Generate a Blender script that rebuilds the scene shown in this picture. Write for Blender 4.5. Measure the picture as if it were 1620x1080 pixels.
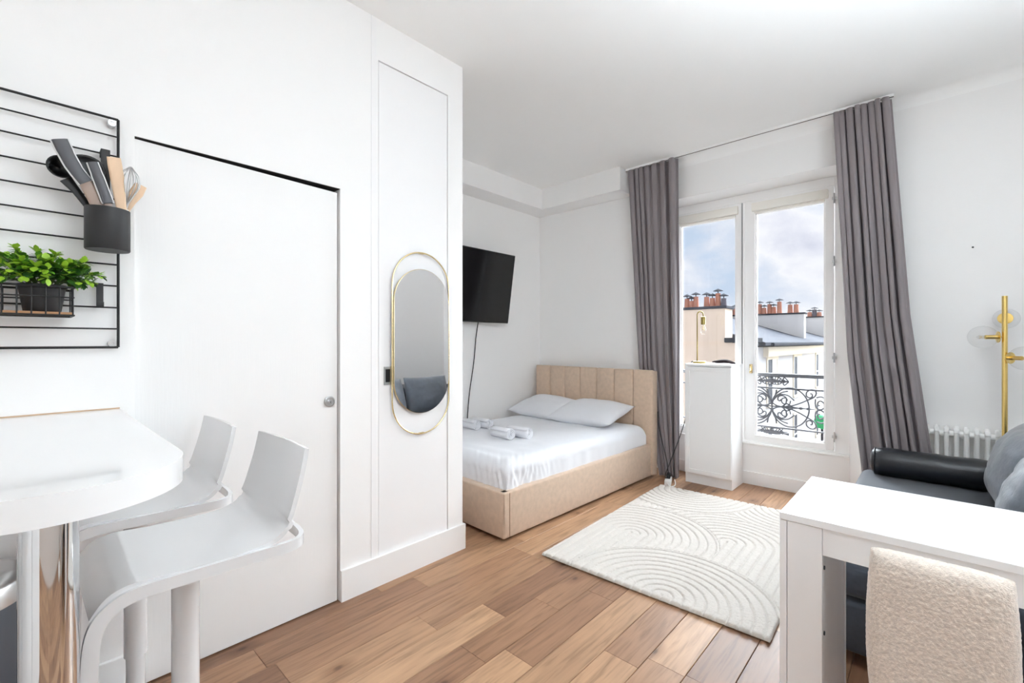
import bpy, bmesh, math, random
from mathutils import Vector, Matrix, noise
random.seed(7)
PI = math.pi
scn = bpy.context.scene
COL = scn.collection
for o in list(bpy.data.objects):
    bpy.data.objects.remove(o)

# ------------------------------------------------------------------ camera
CAM_H = 1.26; FPX = 720.0
YAW = math.atan(668 / 720)
cam = bpy.data.cameras.new('camera'); cam_o = bpy.data.objects.new('camera', cam); COL.objects.link(cam_o)
cam.sensor_width = 36; cam.lens = 36 * FPX / 1620; cam.clip_start = 0.02; cam.clip_end = 500
cam_o.location = (0, 0, CAM_H); cam_o.rotation_euler = (PI / 2, 0, YAW)
scn.camera = cam_o
_d = (-math.sin(YAW), math.cos(YAW)); _r = (math.cos(YAW), math.sin(YAW))
def ray(u, v):
    a = (u - 810) / FPX
    return (_d[0] + a * _r[0], _d[1] + a * _r[1], (540 - v) / FPX)
def onx(u, v, x):
    D = ray(u, v); t = x / D[0]; return Vector((x, D[1] * t, CAM_H + D[2] * t))
def ony(u, v, y):
    D = ray(u, v); t = y / D[1]; return Vector((D[0] * t, y, CAM_H + D[2] * t))

# ------------------------------------------------------------------ light and exposure
scn.view_settings.view_transform = 'Standard'
scn.view_settings.look = 'None'
scn.view_settings.gamma = 1
scn.view_settings.use_curve_mapping = False
scn.view_settings.exposure = 0.31
scn.cycles.max_bounces = 14; scn.cycles.diffuse_bounces = 12; scn.cycles.glossy_bounces = 5
scn.cycles.transmission_bounces = 6; scn.cycles.transparent_max_bounces = 16
scn.cycles.caustics_reflective = False; scn.cycles.caustics_refractive = False
scn.cycles.use_denoising = True

def N(nt, t, **kw):
    n = nt.nodes.new(t)
    for k, v in kw.items():
        if k.startswith('i_'):
            n.inputs[int(k[2:])].default_value = v
        else:
            setattr(n, k, v)
    return n
def ramp(nt, stops):
    n = nt.nodes.new('ShaderNodeValToRGB'); e = n.color_ramp.elements
    while len(e) < len(stops): e.new(0.5)
    for q, (p, c) in zip(e, stops):
        q.position = p; q.color = c if len(c) == 4 else (*c, 1)
    return n
def lin(r, g, b):
    f = lambda c: ((c / 255 + 0.055) / 1.055) ** 2.4 if c > 10 else c / 255 / 12.92
    return (f(r), f(g), f(b))

w = bpy.data.worlds.new('sky'); scn.world = w; w.use_nodes = True; nt = w.node_tree; nt.nodes.clear()
tc = N(nt, 'ShaderNodeTexCoord')
mp = N(nt, 'ShaderNodeMapping'); mp.inputs['Scale'].default_value = (1, 1, 1.7); mp.inputs['Location'].default_value = (0.9, 0.35, 0.1)
nt.links.new(tc.outputs['Generated'], mp.inputs[0])
nz = N(nt, 'ShaderNodeTexNoise'); nz.inputs['Scale'].default_value = 6.0; nz.inputs['Detail'].default_value = 7; nz.inputs['Roughness'].default_value = 0.52; nz.inputs['Distortion'].default_value = 0.15
nt.links.new(mp.outputs[0], nz.inputs['Vector'])
cr = ramp(nt, [(0.34, lin(198, 215, 236)), (0.42, lin(218, 226, 240)), (0.52, lin(247, 248, 252)), (0.60, lin(232, 234, 244)), (0.70, lin(208, 212, 228))])
nt.links.new(nz.outputs['Fac'], cr.inputs[0])
sx = N(nt, 'ShaderNodeSeparateXYZ'); nt.links.new(tc.outputs['Generated'], sx.inputs[0])
hz = ramp(nt, [(0.0, (1, 1, 1)), (0.10, (0, 0, 0))]); nt.links.new(sx.outputs['Z'], hz.inputs[0])
mx = N(nt, 'ShaderNodeMix', data_type='RGBA'); nt.links.new(hz.outputs[0], mx.inputs[0])
nt.links.new(cr.outputs[0], mx.inputs[6]); mx.inputs[7].default_value = (*lin(243, 246, 252), 1)
bg = N(nt, 'ShaderNodeBackground'); bg.inputs[1].default_value = 0.9
nt.links.new(mx.outputs[2], bg.inputs[0])
ow = N(nt, 'ShaderNodeOutputWorld'); nt.links.new(bg.outputs[0], ow.inputs[0])

def light(name, kind, loc, target, energy, **kw):
    l = bpy.data.lights.new(name, kind); l.energy = energy
    for k, v in kw.items(): setattr(l, k, v)
    o = bpy.data.objects.new(name, l); COL.objects.link(o); o.location = loc
    o.rotation_euler = (Vector(target) - Vector(loc)).to_track_quat('-Z', 'Y').to_euler()
    return o
# veiled sun behind thin cloud, wide and soft, coming in through the street window
light('sun_behind_cloud', 'SUN', (-1.0, 12, 8.4), (-1.0, 3, 1.4), 25.5, angle=math.radians(80), color=(0.88, 0.95, 1.0))
# area light standing in the added, unseen side window to brighten the room
light('added_side_fill', 'AREA', (1.32, -0.7, 1.6), (-2, 0.6, 1.3), 5, shape='RECTANGLE', size=1.15, size_y=1.25, color=(0.84, 0.93, 1.0))

# added out-of-frame uplight that brightens the ceiling (its stand is built further down)
light('added_uplight', 'AREA', (0.76, 1.4, 1.46), (0.76, 1.4, 3), 56, shape='DISK', size=0.34, spread=math.radians(125), color=(0.82, 0.925, 1.0))

# ------------------------------------------------------------------ materials
MATS = {}
def mat(name, col, rough=0.6, metal=0.0, spec=0.5, bump=None, mott=None, coat=0.0, sheen=0.0):
    m = bpy.data.materials.new(name); m.use_nodes = True; nt = m.node_tree; b = nt.nodes['Principled BSDF']
    c = col if max(col) <= 1 else lin(*col)
    b.inputs['Base Color'].default_value = (*c, 1); b.inputs['Roughness'].default_value = rough
    b.inputs['Metallic'].default_value = metal; b.inputs['Specular IOR Level'].default_value = spec
    b.inputs['Coat Weight'].default_value = coat; b.inputs['Sheen Weight'].default_value = sheen
    if mott:   # (scale, amount, stretch)
        g = N(nt, 'ShaderNodeTexCoord'); mp = N(nt, 'ShaderNodeMapping'); mp.inputs['Scale'].default_value = mott[2]
        nt.links.new(g.outputs['Object'], mp.inputs[0])
        n = N(nt, 'ShaderNodeTexNoise'); n.inputs['Scale'].default_value = mott[0]; n.inputs['Detail'].default_value = 6
        nt.links.new(mp.outputs[0], n.inputs['Vector'])
        k = mott[1]
        r = ramp(nt, [(0.3, tuple(q * (1 - k) for q in c)), (0.7, tuple(min(1, q * (1 + k)) for q in c))])
        nt.links.new(n.outputs['Fac'], r.inputs[0]); nt.links.new(r.outputs[0], b.inputs['Base Color'])
    if bump:   # (scale, strength, distance, stretch)
        g = N(nt, 'ShaderNodeTexCoord'); mp = N(nt, 'ShaderNodeMapping'); mp.inputs['Scale'].default_value = bump[3] if len(bump) > 3 else (1, 1, 1)
        nt.links.new(g.outputs['Object'], mp.inputs[0])
        n = N(nt, 'ShaderNodeTexNoise'); n.inputs['Scale'].default_value = bump[0]; n.inputs['Detail'].default_value = 4
        nt.links.new(mp.outputs[0], n.inputs['Vector'])
        bp = N(nt, 'ShaderNodeBump'); bp.inputs['Strength'].default_value = bump[1]; bp.inputs['Distance'].default_value = bump[2]
        nt.links.new(n.outputs['Fac'], bp.inputs['Height']); nt.links.new(bp.outputs[0], b.inputs['Normal'])
    MATS[name] = m; return m
mat('wall', (245, 244, 243), 0.75, bump=(160, 0.06, 0.002))
mat('ceiling', (251, 251, 250), 0.8)
mat('trim', (244, 243, 242), 0.45)
mat('door_white', (241, 240, 239), 0.5, bump=(26, 0.12, 0.002, (6, 6, 0.35)))
mat('closet_white', (243, 242, 242), 0.5)
mat('dark_gap', (38, 36, 35), 0.9)
mat('frame_white', (249, 248, 247), 0.35)
mat('blind', (240, 236, 228), 0.6)
mat('gloss_white', (236, 236, 236), 0.07, coat=0.4)
mat('stool_white', (220, 220, 221), 0.09, coat=0.6)
mat('chrome', (0.78, 0.79, 0.8), 0.05, 1.0)
mat('steel', (0.6, 0.6, 0.6), 0.28, 1.0)
mat('bin_grey', (72, 76, 84), 0.4)
mat('black_metal', (26, 25, 26), 0.45)
mat('black_matte', (34, 33, 34), 0.5)
mat('black_plastic', (22, 22, 23), 0.3)
mat('screen', (8, 8, 9), 0.12)
mat('knife_grey', (82, 82, 86), 0.45)
mat('knife_white', (222, 222, 222), 0.35)
mat('guard', (160, 138, 125), 0.3)
mat('wood_light', (226, 194, 162), 0.55, mott=(30, 0.08, (1, 1, 0.2)))
mat('basket_wood', (178, 132, 92), 0.55, mott=(30, 0.1, (1, 0.2, 1)))
mat('gold', (0.86, 0.63, 0.22), 0.24, 1.0)
mat('gold_pale', (0.9, 0.74, 0.42), 0.2, 1.0)
mat('brass_dark', (0.36, 0.28, 0.10), 0.35, 1.0)
mat('mirror', (0.92, 0.92, 0.93), 0.015, 1.0)
mat('bed_fabric', (204, 180, 158), 0.9, bump=(420, 0.35, 0.002), mott=(28, 0.07, (1, 1, 1)), sheen=0.25)
mat('bed_seam', (150, 124, 102), 0.9)
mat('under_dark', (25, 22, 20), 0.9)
mat('linen', (228, 229, 233), 0.85, bump=(9, 0.12, 0.01), sheen=0.15)
mat('towel', (232, 232, 236), 0.95, bump=(260, 0.5, 0.003), sheen=0.3)
mat('sofa_grey', (58, 63, 72), 0.8, bump=(500, 0.25, 0.001), mott=(60, 0.1, (1, 1, 1)), sheen=0.2)
mat('pillow_grey', (98, 105, 115), 0.45, bump=(10, 0.45, 0.015), mott=(14, 0.12, (1, 1, 1)), sheen=0.4)
mat('leather', (30, 32, 37), 0.3, bump=(14, 0.35, 0.01))
mat('table_white', (240, 240, 241), 0.32, bump=(40, 0.05, 0.001, (1, 8, 8)))
mat('cabinet_white', (240, 240, 240), 0.4)
mat('boucle', (224, 212, 200), 0.95, bump=(420, 0.6, 0.003), mott=(150, 0.14, (1, 1, 1)), sheen=0.5)
mat('chair_leg', (45, 40, 36), 0.5)
mat('rug', (214, 207, 199), 0.95, bump=(330, 0.9, 0.004), mott=(120, 0.05, (1, 1, 1)), sheen=0.3)
mat('rug_edge', (205, 176, 140), 0.95)
mat('radiator', (240, 239, 237), 0.35)
mat('plastic_white', (238, 238, 238), 0.35)
mat('cable_black', (28, 27, 28), 0.5)
mat('iron', (52, 52, 56), 0.55)
mat('rack_black', (24, 23, 24), 0.4)
mat('leaf_light', (150, 190, 52), 0.45)
mat('leaf_mid', (84, 140, 36), 0.45)
mat('leaf_dark', (38, 82, 24), 0.5)
mat('stem_green', (70, 92, 40), 0.6)
mat('soil', (40, 32, 26), 0.95)
mat('leather_tray', (40, 30, 32), 0.8, spec=0.15)
mat('caulk', (196, 168, 140), 0.7)
mat('facade', (196, 195, 197), 0.95, spec=0.05, mott=(0.6, 0.03, (1, 1, 0.3)))
mat('facade_cream', (226, 216, 198), 0.95, spec=0.05)
mat('gable_beige', (238, 218, 200), 0.95, spec=0.05, mott=(0.9, 0.09, (1, 1, 0.5)))
mat('party_white', (232, 231, 230), 0.95, spec=0.05, mott=(0.8, 0.06, (1, 1, 0.4)))
mat('zinc', (74, 76, 83), 0.95, spec=0.05, mott=(1.6, 0.1, (1, 0.3, 1)))
mat('zinc_dark', (60, 62, 68), 0.95, spec=0.05)
mat('pot_terracotta', (206, 146, 124), 0.95, spec=0.05, mott=(3, 0.15, (1, 1, 1)))
mat('pot_grey', (120, 116, 124), 0.95, spec=0.05)
mat('ext_glass', (56, 60, 70), 0.6, spec=0.1)
mat('shutter_white', (232, 231, 234), 0.95, spec=0.05)
mat('street', (150, 146, 142), 0.95, spec=0.05)
mat('shop_green', (40, 168, 104), 0.6)
mat('shop_brown', (104, 82, 78), 0.8)

def glass_mat(name, tint, refl):
    m = bpy.data.materials.new(name); m.use_nodes = True; nt = m.node_tree; nt.nodes.clear()
    t = N(nt, 'ShaderNodeBsdfTransparent'); t.inputs[0].default_value = (*tint, 1)
    g = N(nt, 'ShaderNodeBsdfGlossy'); g.inputs['Roughness'].default_value = 0.02
    lw = N(nt, 'ShaderNodeLayerWeight'); lw.inputs[0].default_value = 0.5
    pw = N(nt, 'ShaderNodeMath', operation='POWER'); pw.inputs[1].default_value = 4.0; nt.links.new(lw.outputs['Facing'], pw.inputs[0])
    fr = N(nt, 'ShaderNodeMath', operation='MULTIPLY_ADD'); fr.inputs[1].default_value = refl; fr.inputs[2].default_value = 0.03; nt.links.new(pw.outputs[0], fr.inputs[0])
    mx = N(nt, 'ShaderNodeMixShader'); nt.links.new(fr.outputs[0], mx.inputs[0]); nt.links.new(t.outputs[0], mx.inputs[1]); nt.links.new(g.outputs[0], mx.inputs[2])
    o = N(nt, 'ShaderNodeOutputMaterial'); nt.links.new(mx.outputs[0], o.inputs[0]); MATS[name] = m
glass_mat('pane', (0.97, 0.975, 0.98), 0.5)
glass_mat('bulb_glass', (0.97, 0.97, 0.97), 0.4)

def plank_material():
    m = bpy.data.materials.new('oak_planks'); m.use_nodes = True; nt = m.node_tree; b = nt.nodes['Principled BSDF']
    g = N(nt, 'ShaderNodeNewGeometry'); oi = N(nt, 'ShaderNodeObjectInfo')
    mu = N(nt, 'ShaderNodeMath', operation='MULTIPLY'); mu.inputs[1].default_value = 37.0; nt.links.new(oi.outputs['Random'], mu.inputs[0])
    cb = N(nt, 'ShaderNodeCombineXYZ'); nt.links.new(mu.outputs[0], cb.inputs[0]); nt.links.new(mu.outputs[0], cb.inputs[1]); nt.links.new(mu.outputs[0], cb.inputs[2])
    ad = N(nt, 'ShaderNodeVectorMath', operation='ADD'); nt.links.new(g.outputs['Position'], ad.inputs[0]); nt.links.new(cb.outputs[0], ad.inputs[1])
    mp = N(nt, 'ShaderNodeMapping'); mp.inputs['Scale'].default_value = (1, 0.07, 1); nt.links.new(ad.outputs[0], mp.inputs[0])
    n1 = N(nt, 'ShaderNodeTexNoise'); n1.inputs['Scale'].default_value = 55; n1.inputs['Detail'].default_value = 7; n1.inputs['Distortion'].default_value = 0.6
    nt.links.new(mp.outputs[0], n1.inputs['Vector'])
    base = ramp(nt, [(0.0, lin(136, 101, 78)), (0.3, lin(160, 122, 94)), (0.65, lin(173, 135, 104)), (1.0, lin(188, 150, 117))])
    nt.links.new(oi.outputs['Random'], base.inputs[0])
    gr = ramp(nt, [(0.28, (0.62, 0.6, 0.58)), (0.5, (0.98, 0.98, 0.98)), (0.72, (1.12, 1.12, 1.12))]); nt.links.new(n1.outputs['Fac'], gr.inputs[0])
    m1 = N(nt, 'ShaderNodeMix', data_type='RGBA', blend_type='MULTIPLY'); m1.inputs[0].default_value = 0.95
    nt.links.new(base.outputs[0], m1.inputs[6]); nt.links.new(gr.outputs[0], m1.inputs[7])
    # smoky blotches
    mp3 = N(nt, 'ShaderNodeMapping'); mp3.inputs['Scale'].default_value = (1, 0.3, 1); nt.links.new(ad.outputs[0], mp3.inputs[0])
    n3 = N(nt, 'ShaderNodeTexNoise'); n3.inputs['Scale'].default_value = 7; n3.inputs['Detail'].default_value = 5; nt.links.new(mp3.outputs[0], n3.inputs['Vector'])
    b3 = ramp(nt, [(0.35, (0.78, 0.76, 0.76)), (0.6, (1.04, 1.04, 1.04))]); nt.links.new(n3.outputs['Fac'], b3.inputs[0])
    m3 = N(nt, 'ShaderNodeMix', data_type='RGBA', blend_type='MULTIPLY'); m3.inputs[0].default_value = 0.7
    nt.links.new(m1.outputs[2], m3.inputs[6]); nt.links.new(b3.outputs[0], m3.inputs[7])
    # knots
    mp2 = N(nt, 'ShaderNodeMapping'); mp2.inputs['Scale'].default_value = (1, 0.55, 1); nt.links.new(ad.outputs[0], mp2.inputs[0])
    vo = N(nt, 'ShaderNodeTexVoronoi'); vo.voronoi_dimensions = '2D'; vo.inputs['Scale'].default_value = 2.6; nt.links.new(mp2.outputs[0], vo.inputs['Vector'])
    kr = ramp(nt, [(0.014, (0.25, 0.2, 0.17)), (0.035, (0.62, 0.56, 0.54)), (0.12, (1, 1, 1))]); nt.links.new(vo.outputs['Distance'], kr.inputs[0])
    m2 = N(nt, 'ShaderNodeMix', data_type='RGBA', blend_type='MULTIPLY'); m2.inputs[0].default_value = 0.85
    nt.links.new(m3.outputs[2], m2.inputs[6]); nt.links.new(kr.outputs[0], m2.inputs[7])
    nt.links.new(m2.outputs[2], b.inputs['Base Color'])
    b.inputs['Roughness'].default_value = 0.42; b.inputs['Specular IOR Level'].default_value = 0.4
    bp = N(nt, 'ShaderNodeBump'); bp.inputs['Strength'].default_value = 0.15; bp.inputs['Distance'].default_value = 0.002
    nt.links.new(n1.outputs['Fac'], bp.inputs['Height']); nt.links.new(bp.outputs[0], b.inputs['Normal'])
    MATS['oak'] = m
plank_material()

# ------------------------------------------------------------------ mesh helpers
def new(): return bmesh.new()
def box(bm, x0, x1, y0, y1, z0, z1, bev=0.0, seg=2):
    r = bmesh.ops.create_cube(bm, size=1.0); vs = r['verts']
    for v in vs:
        v.co = Vector((x0 + (x1 - x0) * (v.co.x + .5), y0 + (y1 - y0) * (v.co.y + .5), z0 + (z1 - z0) * (v.co.z + .5)))
    if bev:
        es = list({e for v in vs for e in v.link_edges})
        bmesh.ops.bevel(bm, geom=es, offset=bev, segments=seg, profile=0.5, affect='EDGES')
    return bm
def prism(bm, pts, z0, z1, axis='z'):
    """outline (a,b) extruded along an axis: z->(a,b,z) y->(a,t,b) x->(t,a,b)"""
    f = {'z': lambda a, b, t: (a, b, t), 'y': lambda a, b, t: (a, t, b), 'x': lambda a, b, t: (t, a, b)}[axis]
    n = len(pts)
    lo = [bm.verts.new(f(a, b, z0)) for a, b in pts]; hi = [bm.verts.new(f(a, b, z1)) for a, b in pts]
    for i in range(n):
        j = (i + 1) % n; bm.faces.new((lo[i], lo[j], hi[j], hi[i]))
    bm.faces.new(lo[::-1]); bm.faces.new(hi)
    return bm
def tube(bm, pts, r, n=10, closed=False, cap=True, flat=None):
    """sweep a circle (or flat=(w,h) ellipse) along points"""
    P = [Vector(p) for p in pts]; m = len(P); rings = []
    rad = r if hasattr(r, '__len__') else [r] * m
    prev = None
    for i, p in enumerate(P):
        if closed: t = P[(i + 1) % m] - P[i - 1]
        else: t = P[min(i + 1, m - 1)] - P[max(i - 1, 0)]
        t = t.normalized() if t.length > 1e-9 else Vector((0, 0, 1))
        if prev is None:
            a = Vector((0, 0, 1)) if abs(t.z) < 0.9 else Vector((1, 0, 0))
            u = t.cross(a).normalized()
        else:
            u = (prev - t * prev.dot(t)); u = u.normalized() if u.length > 1e-6 else t.orthogonal().normalized()
        v = t.cross(u); prev = u
        fw, fh = flat if flat else (1, 1)
        rings.append([bm.verts.new(p + (u * math.cos(2 * PI * k / n) * fw + v * math.sin(2 * PI * k / n) * fh) * rad[i]) for k in range(n)])
    for i in range(m if closed else m - 1):
        A, B = rings[i], rings[(i + 1) % m]
        for k in range(n):
            bm.faces.new((A[k], A[(k + 1) % n], B[(k + 1) % n], B[k]))
    if not closed and cap:
        bm.faces.new(rings[0][::-1]); bm.faces.new(rings[-1])
    return bm
def lathe(bm, prof, c=(0, 0, 0), n=28, axis='z', cap=True):
    C = Vector(c); rings = []
    for r, h in prof:
        ring = []
        for k in range(n):
            a = 2 * PI * k / n; x, y = r * math.cos(a), r * math.sin(a)
            q = {'z': (x, y, h), 'x': (h, x, y), 'y': (x, h, y)}[axis]
            ring.append(bm.verts.new(C + Vector(q)))
        rings.append(ring)
    for A, B in zip(rings, rings[1:]):
        for k in range(n): bm.faces.new((A[k], A[(k + 1) % n], B[(k + 1) % n], B[k]))
    if cap:
        if prof[0][0] > 1e-6: bm.faces.new(rings[0][::-1])
        if prof[-1][0] > 1e-6: bm.faces.new(rings[-1])
    return bm
def grid(bm, fn, nu, nv, wrap=False):
    V = [[bm.verts.new(fn(i / (nu if wrap else nu - 1), j / (nv - 1))) for j in range(nv)] for i in range(nu)]
    for i in range(nu if wrap else nu - 1):
        for j in range(nv - 1):
            k = (i + 1) % nu
            bm.faces.new((V[i][j], V[k][j], V[k][j + 1], V[i][j + 1]))
    return V
def orbit(pts, k=6, closed=False):
    """Catmull-Rom smooth of a control polyline"""
    P = [Vector(p) for p in pts]; out = []; n = len(P)
    rng = range(n) if closed else range(n - 1)
    for i in rng:
        if closed: a, b, c, d = P[i - 1], P[i], P[(i + 1) % n], P[(i + 2) % n]
        else: a, b, c, d = P[max(i - 1, 0)], P[i], P[i + 1], P[min(i + 2, n - 1)]
        for s in range(k):
            t = s / k
            out.append(0.5 * ((2 * b) + (c - a) * t + (2 * a - 5 * b + 4 * c - d) * t * t + (3 * b - a - 3 * c + d) * t ** 3))
    if not closed: out.append(P[-1])
    return out
def obj(name, bm, m, parent=None, world=True, smooth=False, kind=None, label=None):
    if isinstance(bm, bmesh.types.BMesh):
        bmesh.ops.remove_doubles(bm, verts=bm.verts, dist=1e-6)
        bmesh.ops.recalc_face_normals(bm, faces=bm.faces)
        me = bpy.data.meshes.new(name); bm.to_mesh(me); bm.free()
    else: me = bm
    if m and not me.materials: me.materials.append(MATS[m])
    if smooth:
        for p in me.polygons: p.use_smooth = True
        if smooth is not True:
            me.set_sharp_from_angle(angle=math.radians(smooth))
    o = bpy.data.objects.new(name, me); COL.objects.link(o)
    if parent is not None:
        o.parent = parent
        if parent.type == 'EMPTY' and world: o.location = -Vector(parent.location)
    if kind: o['kind'] = kind
    if label: o['label'] = label
    return o
def thing(name, label, cat, loc=(0, 0, 0), rotz=0, group=None, kind=None):
    o = bpy.data.objects.new(name, None); COL.objects.link(o); o.empty_display_size = 0.05
    o.location = loc; o.rotation_euler = (0, 0, rotz); return tag(o, label, cat, group, kind)
def tag(o, label, cat, group=None, kind=None):
    if label: o['label'] = label
    if cat: o['category'] = cat
    if group: o['group'] = group
    if kind: o['kind'] = kind
    return o
def struct(name, bm, m, label, parent=None, smooth=False, cat=None):
    o = obj(name, bm, m, parent, smooth=smooth)
    o['kind'] = 'structure'; o['label'] = label
    if cat: o['category'] = cat
    return o
def copy_tree(o, parent=None):
    c = o.copy(); COL.objects.link(c); c.parent = parent
    for ch in list(o.children): copy_tree(ch, c)
    return c
def fuzz(p, s, a): return noise.noise(Vector(p) * s) * a

# ================================================================== THE ROOM
CEIL = 2.93; XL = -2.11; YW = 4.14; XTV = -3.40; XR = 1.0; YB = -2.2; YA = 4.39
# ---- floor and its oak planks
fl = struct('floor', box(new(), -3.5, XR + .1, YB - .1, 4.6, -0.12, -0.014), 'under_dark', 'oak plank floor of the whole room', cat='floor')
def plank_mesh(wd):
    bm = box(new(), 0, wd, 0, 1, -0.014, 0.0)
    top = [e for e in bm.edges if all(abs(v.co.z) < 1e-6 for v in e.verts) and abs(e.verts[0].co.x - e.verts[1].co.x) < 1e-6]
    bmesh.ops.bevel(bm, geom=top, offset=0.0016, segments=1, affect='EDGES')
    bmesh.ops.recalc_face_normals(bm, faces=bm.faces)
    me = bpy.data.meshes.new('floor_plank'); bm.to_mesh(me); bm.free(); me.materials.append(MATS['oak']); return me
PW = 0.1505; pm = plank_mesh(PW - 0.0018)
fixed = {(-1.595): 1.507}
rowx = [-1.289 + PW * k for k in range(-15, 16)]
for xi in rowx:
    if xi + PW < -3.42 or xi > XR: continue
    y0 = 1.83 if xi + PW < XL - .02 else YB
    yend = 4.39
    rr = random.Random(int(round(xi * 1000)))
    cuts = [y0]; y = y0 + rr.uniform(.25, 1.0)
    known = {-1.59: 1.507, -1.44: 1.239, -1.289: 1.953, -0.99: 1.62}
    kn = next((v for k, v in known.items() if abs(k - xi) < 0.06), None)
    while y < yend - .25:
        if kn is None or abs(y - kn) > .45: cuts.append(y)
        y += rr.uniform(.65, 1.5)
    if kn: cuts.append(kn); cuts.sort()
    cuts.append(yend)
    for a, b in zip(cuts, cuts[1:]):
        o = bpy.data.objects.new('floor_plank', pm); COL.objects.link(o); o.parent = fl
        o.location = (xi, a, 0); o.scale = (1, b - a - 0.0018, 1)
# ---- ceiling
struct('ceiling', box(new(), -3.5, XR + .2, YB - .2, 4.65, CEIL, CEIL + .12), 'ceiling', 'plain white painted ceiling', cat='ceiling')
# ---- left wall with the pocket of the sliding door and the built-in closet
DY0, DY1, DZ = 0.277, 1.051, 2.0
CY0, CY1, CZ0, CZ1 = 1.257, 1.717, 0.112, 2.717
bm = new()
box(bm, XL - .09, XL, YB, DY0, 0, CEIL); box(bm, XL - .09, XL, DY0, DY1, DZ, CEIL)
box(bm, XL - .09, XL, DY1, CY0, 0, CEIL); box(bm, XL - .09, XL, CY1, 1.83, 0, CEIL)
box(bm, XL - .09, XL, CY0, CY1, CZ1, CEIL); box(bm, XL - .09, XL, CY0, CY1, 0, CZ0)
struct('wall_left', bm, 'wall', 'white wall with the sliding door and the built-in closet', cat='wall')
struct('trim_1', box(new(), XL + .0003, XL + .0022, 1.215, CY0 - .012, .152, CEIL - .001, .0012), 'closet_white', 'thin white vertical casing strip beside the closet door', cat='trim')
struct('wall_closet_end', box(new(), XTV, XL - .09, 1.73, 1.83, 0, CEIL), 'wall', 'white end wall of the closet at the foot of the bed', cat='wall')
struct('wall_closet_inside', box(new(), -2.5, -2.4, YB, 1.73, 0, CEIL), 'dark_gap', 'dark wall inside the sliding door pocket', cat='wall')  # painted near black, so the pocket behind the door gaps reads unlit
# sliding door
bm = box(new(), XL - .055, XL - .014, DY0 - .08, DY1 - .010, 0.006, DZ - .004)
for v in bm.verts:
    if v.co.z > 1 and v.co.y > .6: v.co.z = DZ - .020
dr = struct('door_1', bm, 'door_white', 'tall white grained sliding door with round steel pull', cat='door')
p = onx(521, 635, XL - .014)
bm = new(); lathe(bm, [(0.026, 0), (0.026, .004), (0.020, .005), (0.018, .001), (0.0001, .001)], (XL - .014, p.y, p.z), 28, 'x'); obj('ring_pull', bm, 'steel', dr, smooth=40, label='round brushed steel flush pull')
bm = new(); lathe(bm, [(0.007, 0), (0.007, .004), (.0001, .005)], (XL - .013, p.y, p.z), 16, 'x'); obj('pull_button', bm, 'chrome', dr, smooth=40)
obj('gap_shade_sheet', box(new(), XL - .088, XL - .058, DY0 - .05, DY1 - .001, .0, DZ + .004), 'dark_gap', dr)  # near-black sheet behind the door; the gap's shade put into its colour
obj('header_slot_shade', box(new(), XL - .057, XL - .003, DY0, DY1, DZ - .0015, DZ + .002), 'dark_gap', dr)  # track slot painted near black for the shade under the header
# closet door
cd = struct('door_2', box(new(), XL - .03, XL - .003, CY0 + .004, CY1 - .004, CZ0 + .007, CZ1 - .005, .0015), 'closet_white', 'tall flush white closet door behind the oval mirror', cat='door')
a = onx(607.5, 580, XL); b = onx(619.5, 608, XL)
bm = new(); box(bm, XL - .003, XL + .003, a.y, b.y, b.z, a.z, .001); obj('pull_plate', bm, 'steel', cd)
a = onx(609.5, 584, XL); b = onx(616.5, 604, XL)
bm = new(); box(bm, XL - .002, XL + .0036, a.y, b.y, b.z, a.z); obj('pull_recess', bm, 'black_plastic', cd)
# baseboards
struct('baseboard_left', prism(new(), [(XL, DY1 + .0), (XL + .014, DY1 + .0), (XL + .014, 1.843), (XL - .2, 1.843), (XL - .2, 1.83), (XL, 1.83)], 0, .15), 'trim', 'white baseboard under the closet', cat='baseboard')
struct('baseboard_rack', box(new(), XL, XL + .014, YB, DY0 - .004, 0, .15, .003), 'trim', 'white baseboard under the breakfast bar', cat='baseboard')
# ---- alcove walls, window wall
struct('wall_bed', box(new(), XTV - .1, XTV, 1.73, 4.6, 0, CEIL), 'wall', 'white alcove wall carrying the television', cat='wall')
bm = new()
prism(bm, [(-3.5, YW), (-2.09, YW), (-2.0, YA), (-2.0, 4.6), (-3.5, 4.6)], 0, CEIL)
prism(bm, [(-.39, YW), (XR + .1, YW), (XR + .1, 4.6), (-.484, 4.6), (-.484, YA)], 0, CEIL)
box(bm, -2.1, -.38, YW, 4.6, 2.58, CEIL); box(bm, -2.0, -.484, YA, 4.6, 0, .352)
struct('wall_window', bm, 'wall', 'white wall around the tall street window', cat='wall')
struct('trim_2', prism(new(), [(XTV, 3.89), (-2.20, 3.89), (-2.20, YW), (XTV, YW)], 2.71, CEIL), 'wall', 'white ceiling beam above the headboard', cat='trim')
struct('trim_3', box(new(), XTV, -3.16, 1.83, 3.89, 2.71, CEIL), 'wall', 'white ceiling beam above the television', cat='trim')
bm = new(); grid(bm, lambda u, t: Vector((-2.21 + u * (XR + 2.21), YW - .07 + .07 * math.sin(t * PI / 2), CEIL - .07 + .07 * math.cos(t * PI / 2))) , 2, 8)
struct('trim_4', bm, 'ceiling', 'rounded plaster cove between ceiling and window wall', smooth=True, cat='trim')
struct('baseboard_window', box(new(), -1.998, -.486, YA - .016, YA, 0, .112, .003), 'trim', 'white baseboard below the street window', cat='baseboard')
struct('baseboard_right', box(new(), -.38, XR, YW - .016, YW, 0, .112, .003), 'trim', 'white baseboard behind the radiator', cat='baseboard')
struct('trim_5', box(new(), -1.998, -.486, YA - .012, YA + .08, .352, .366, .004), 'frame_white', 'white window sill board', cat='sill')
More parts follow.
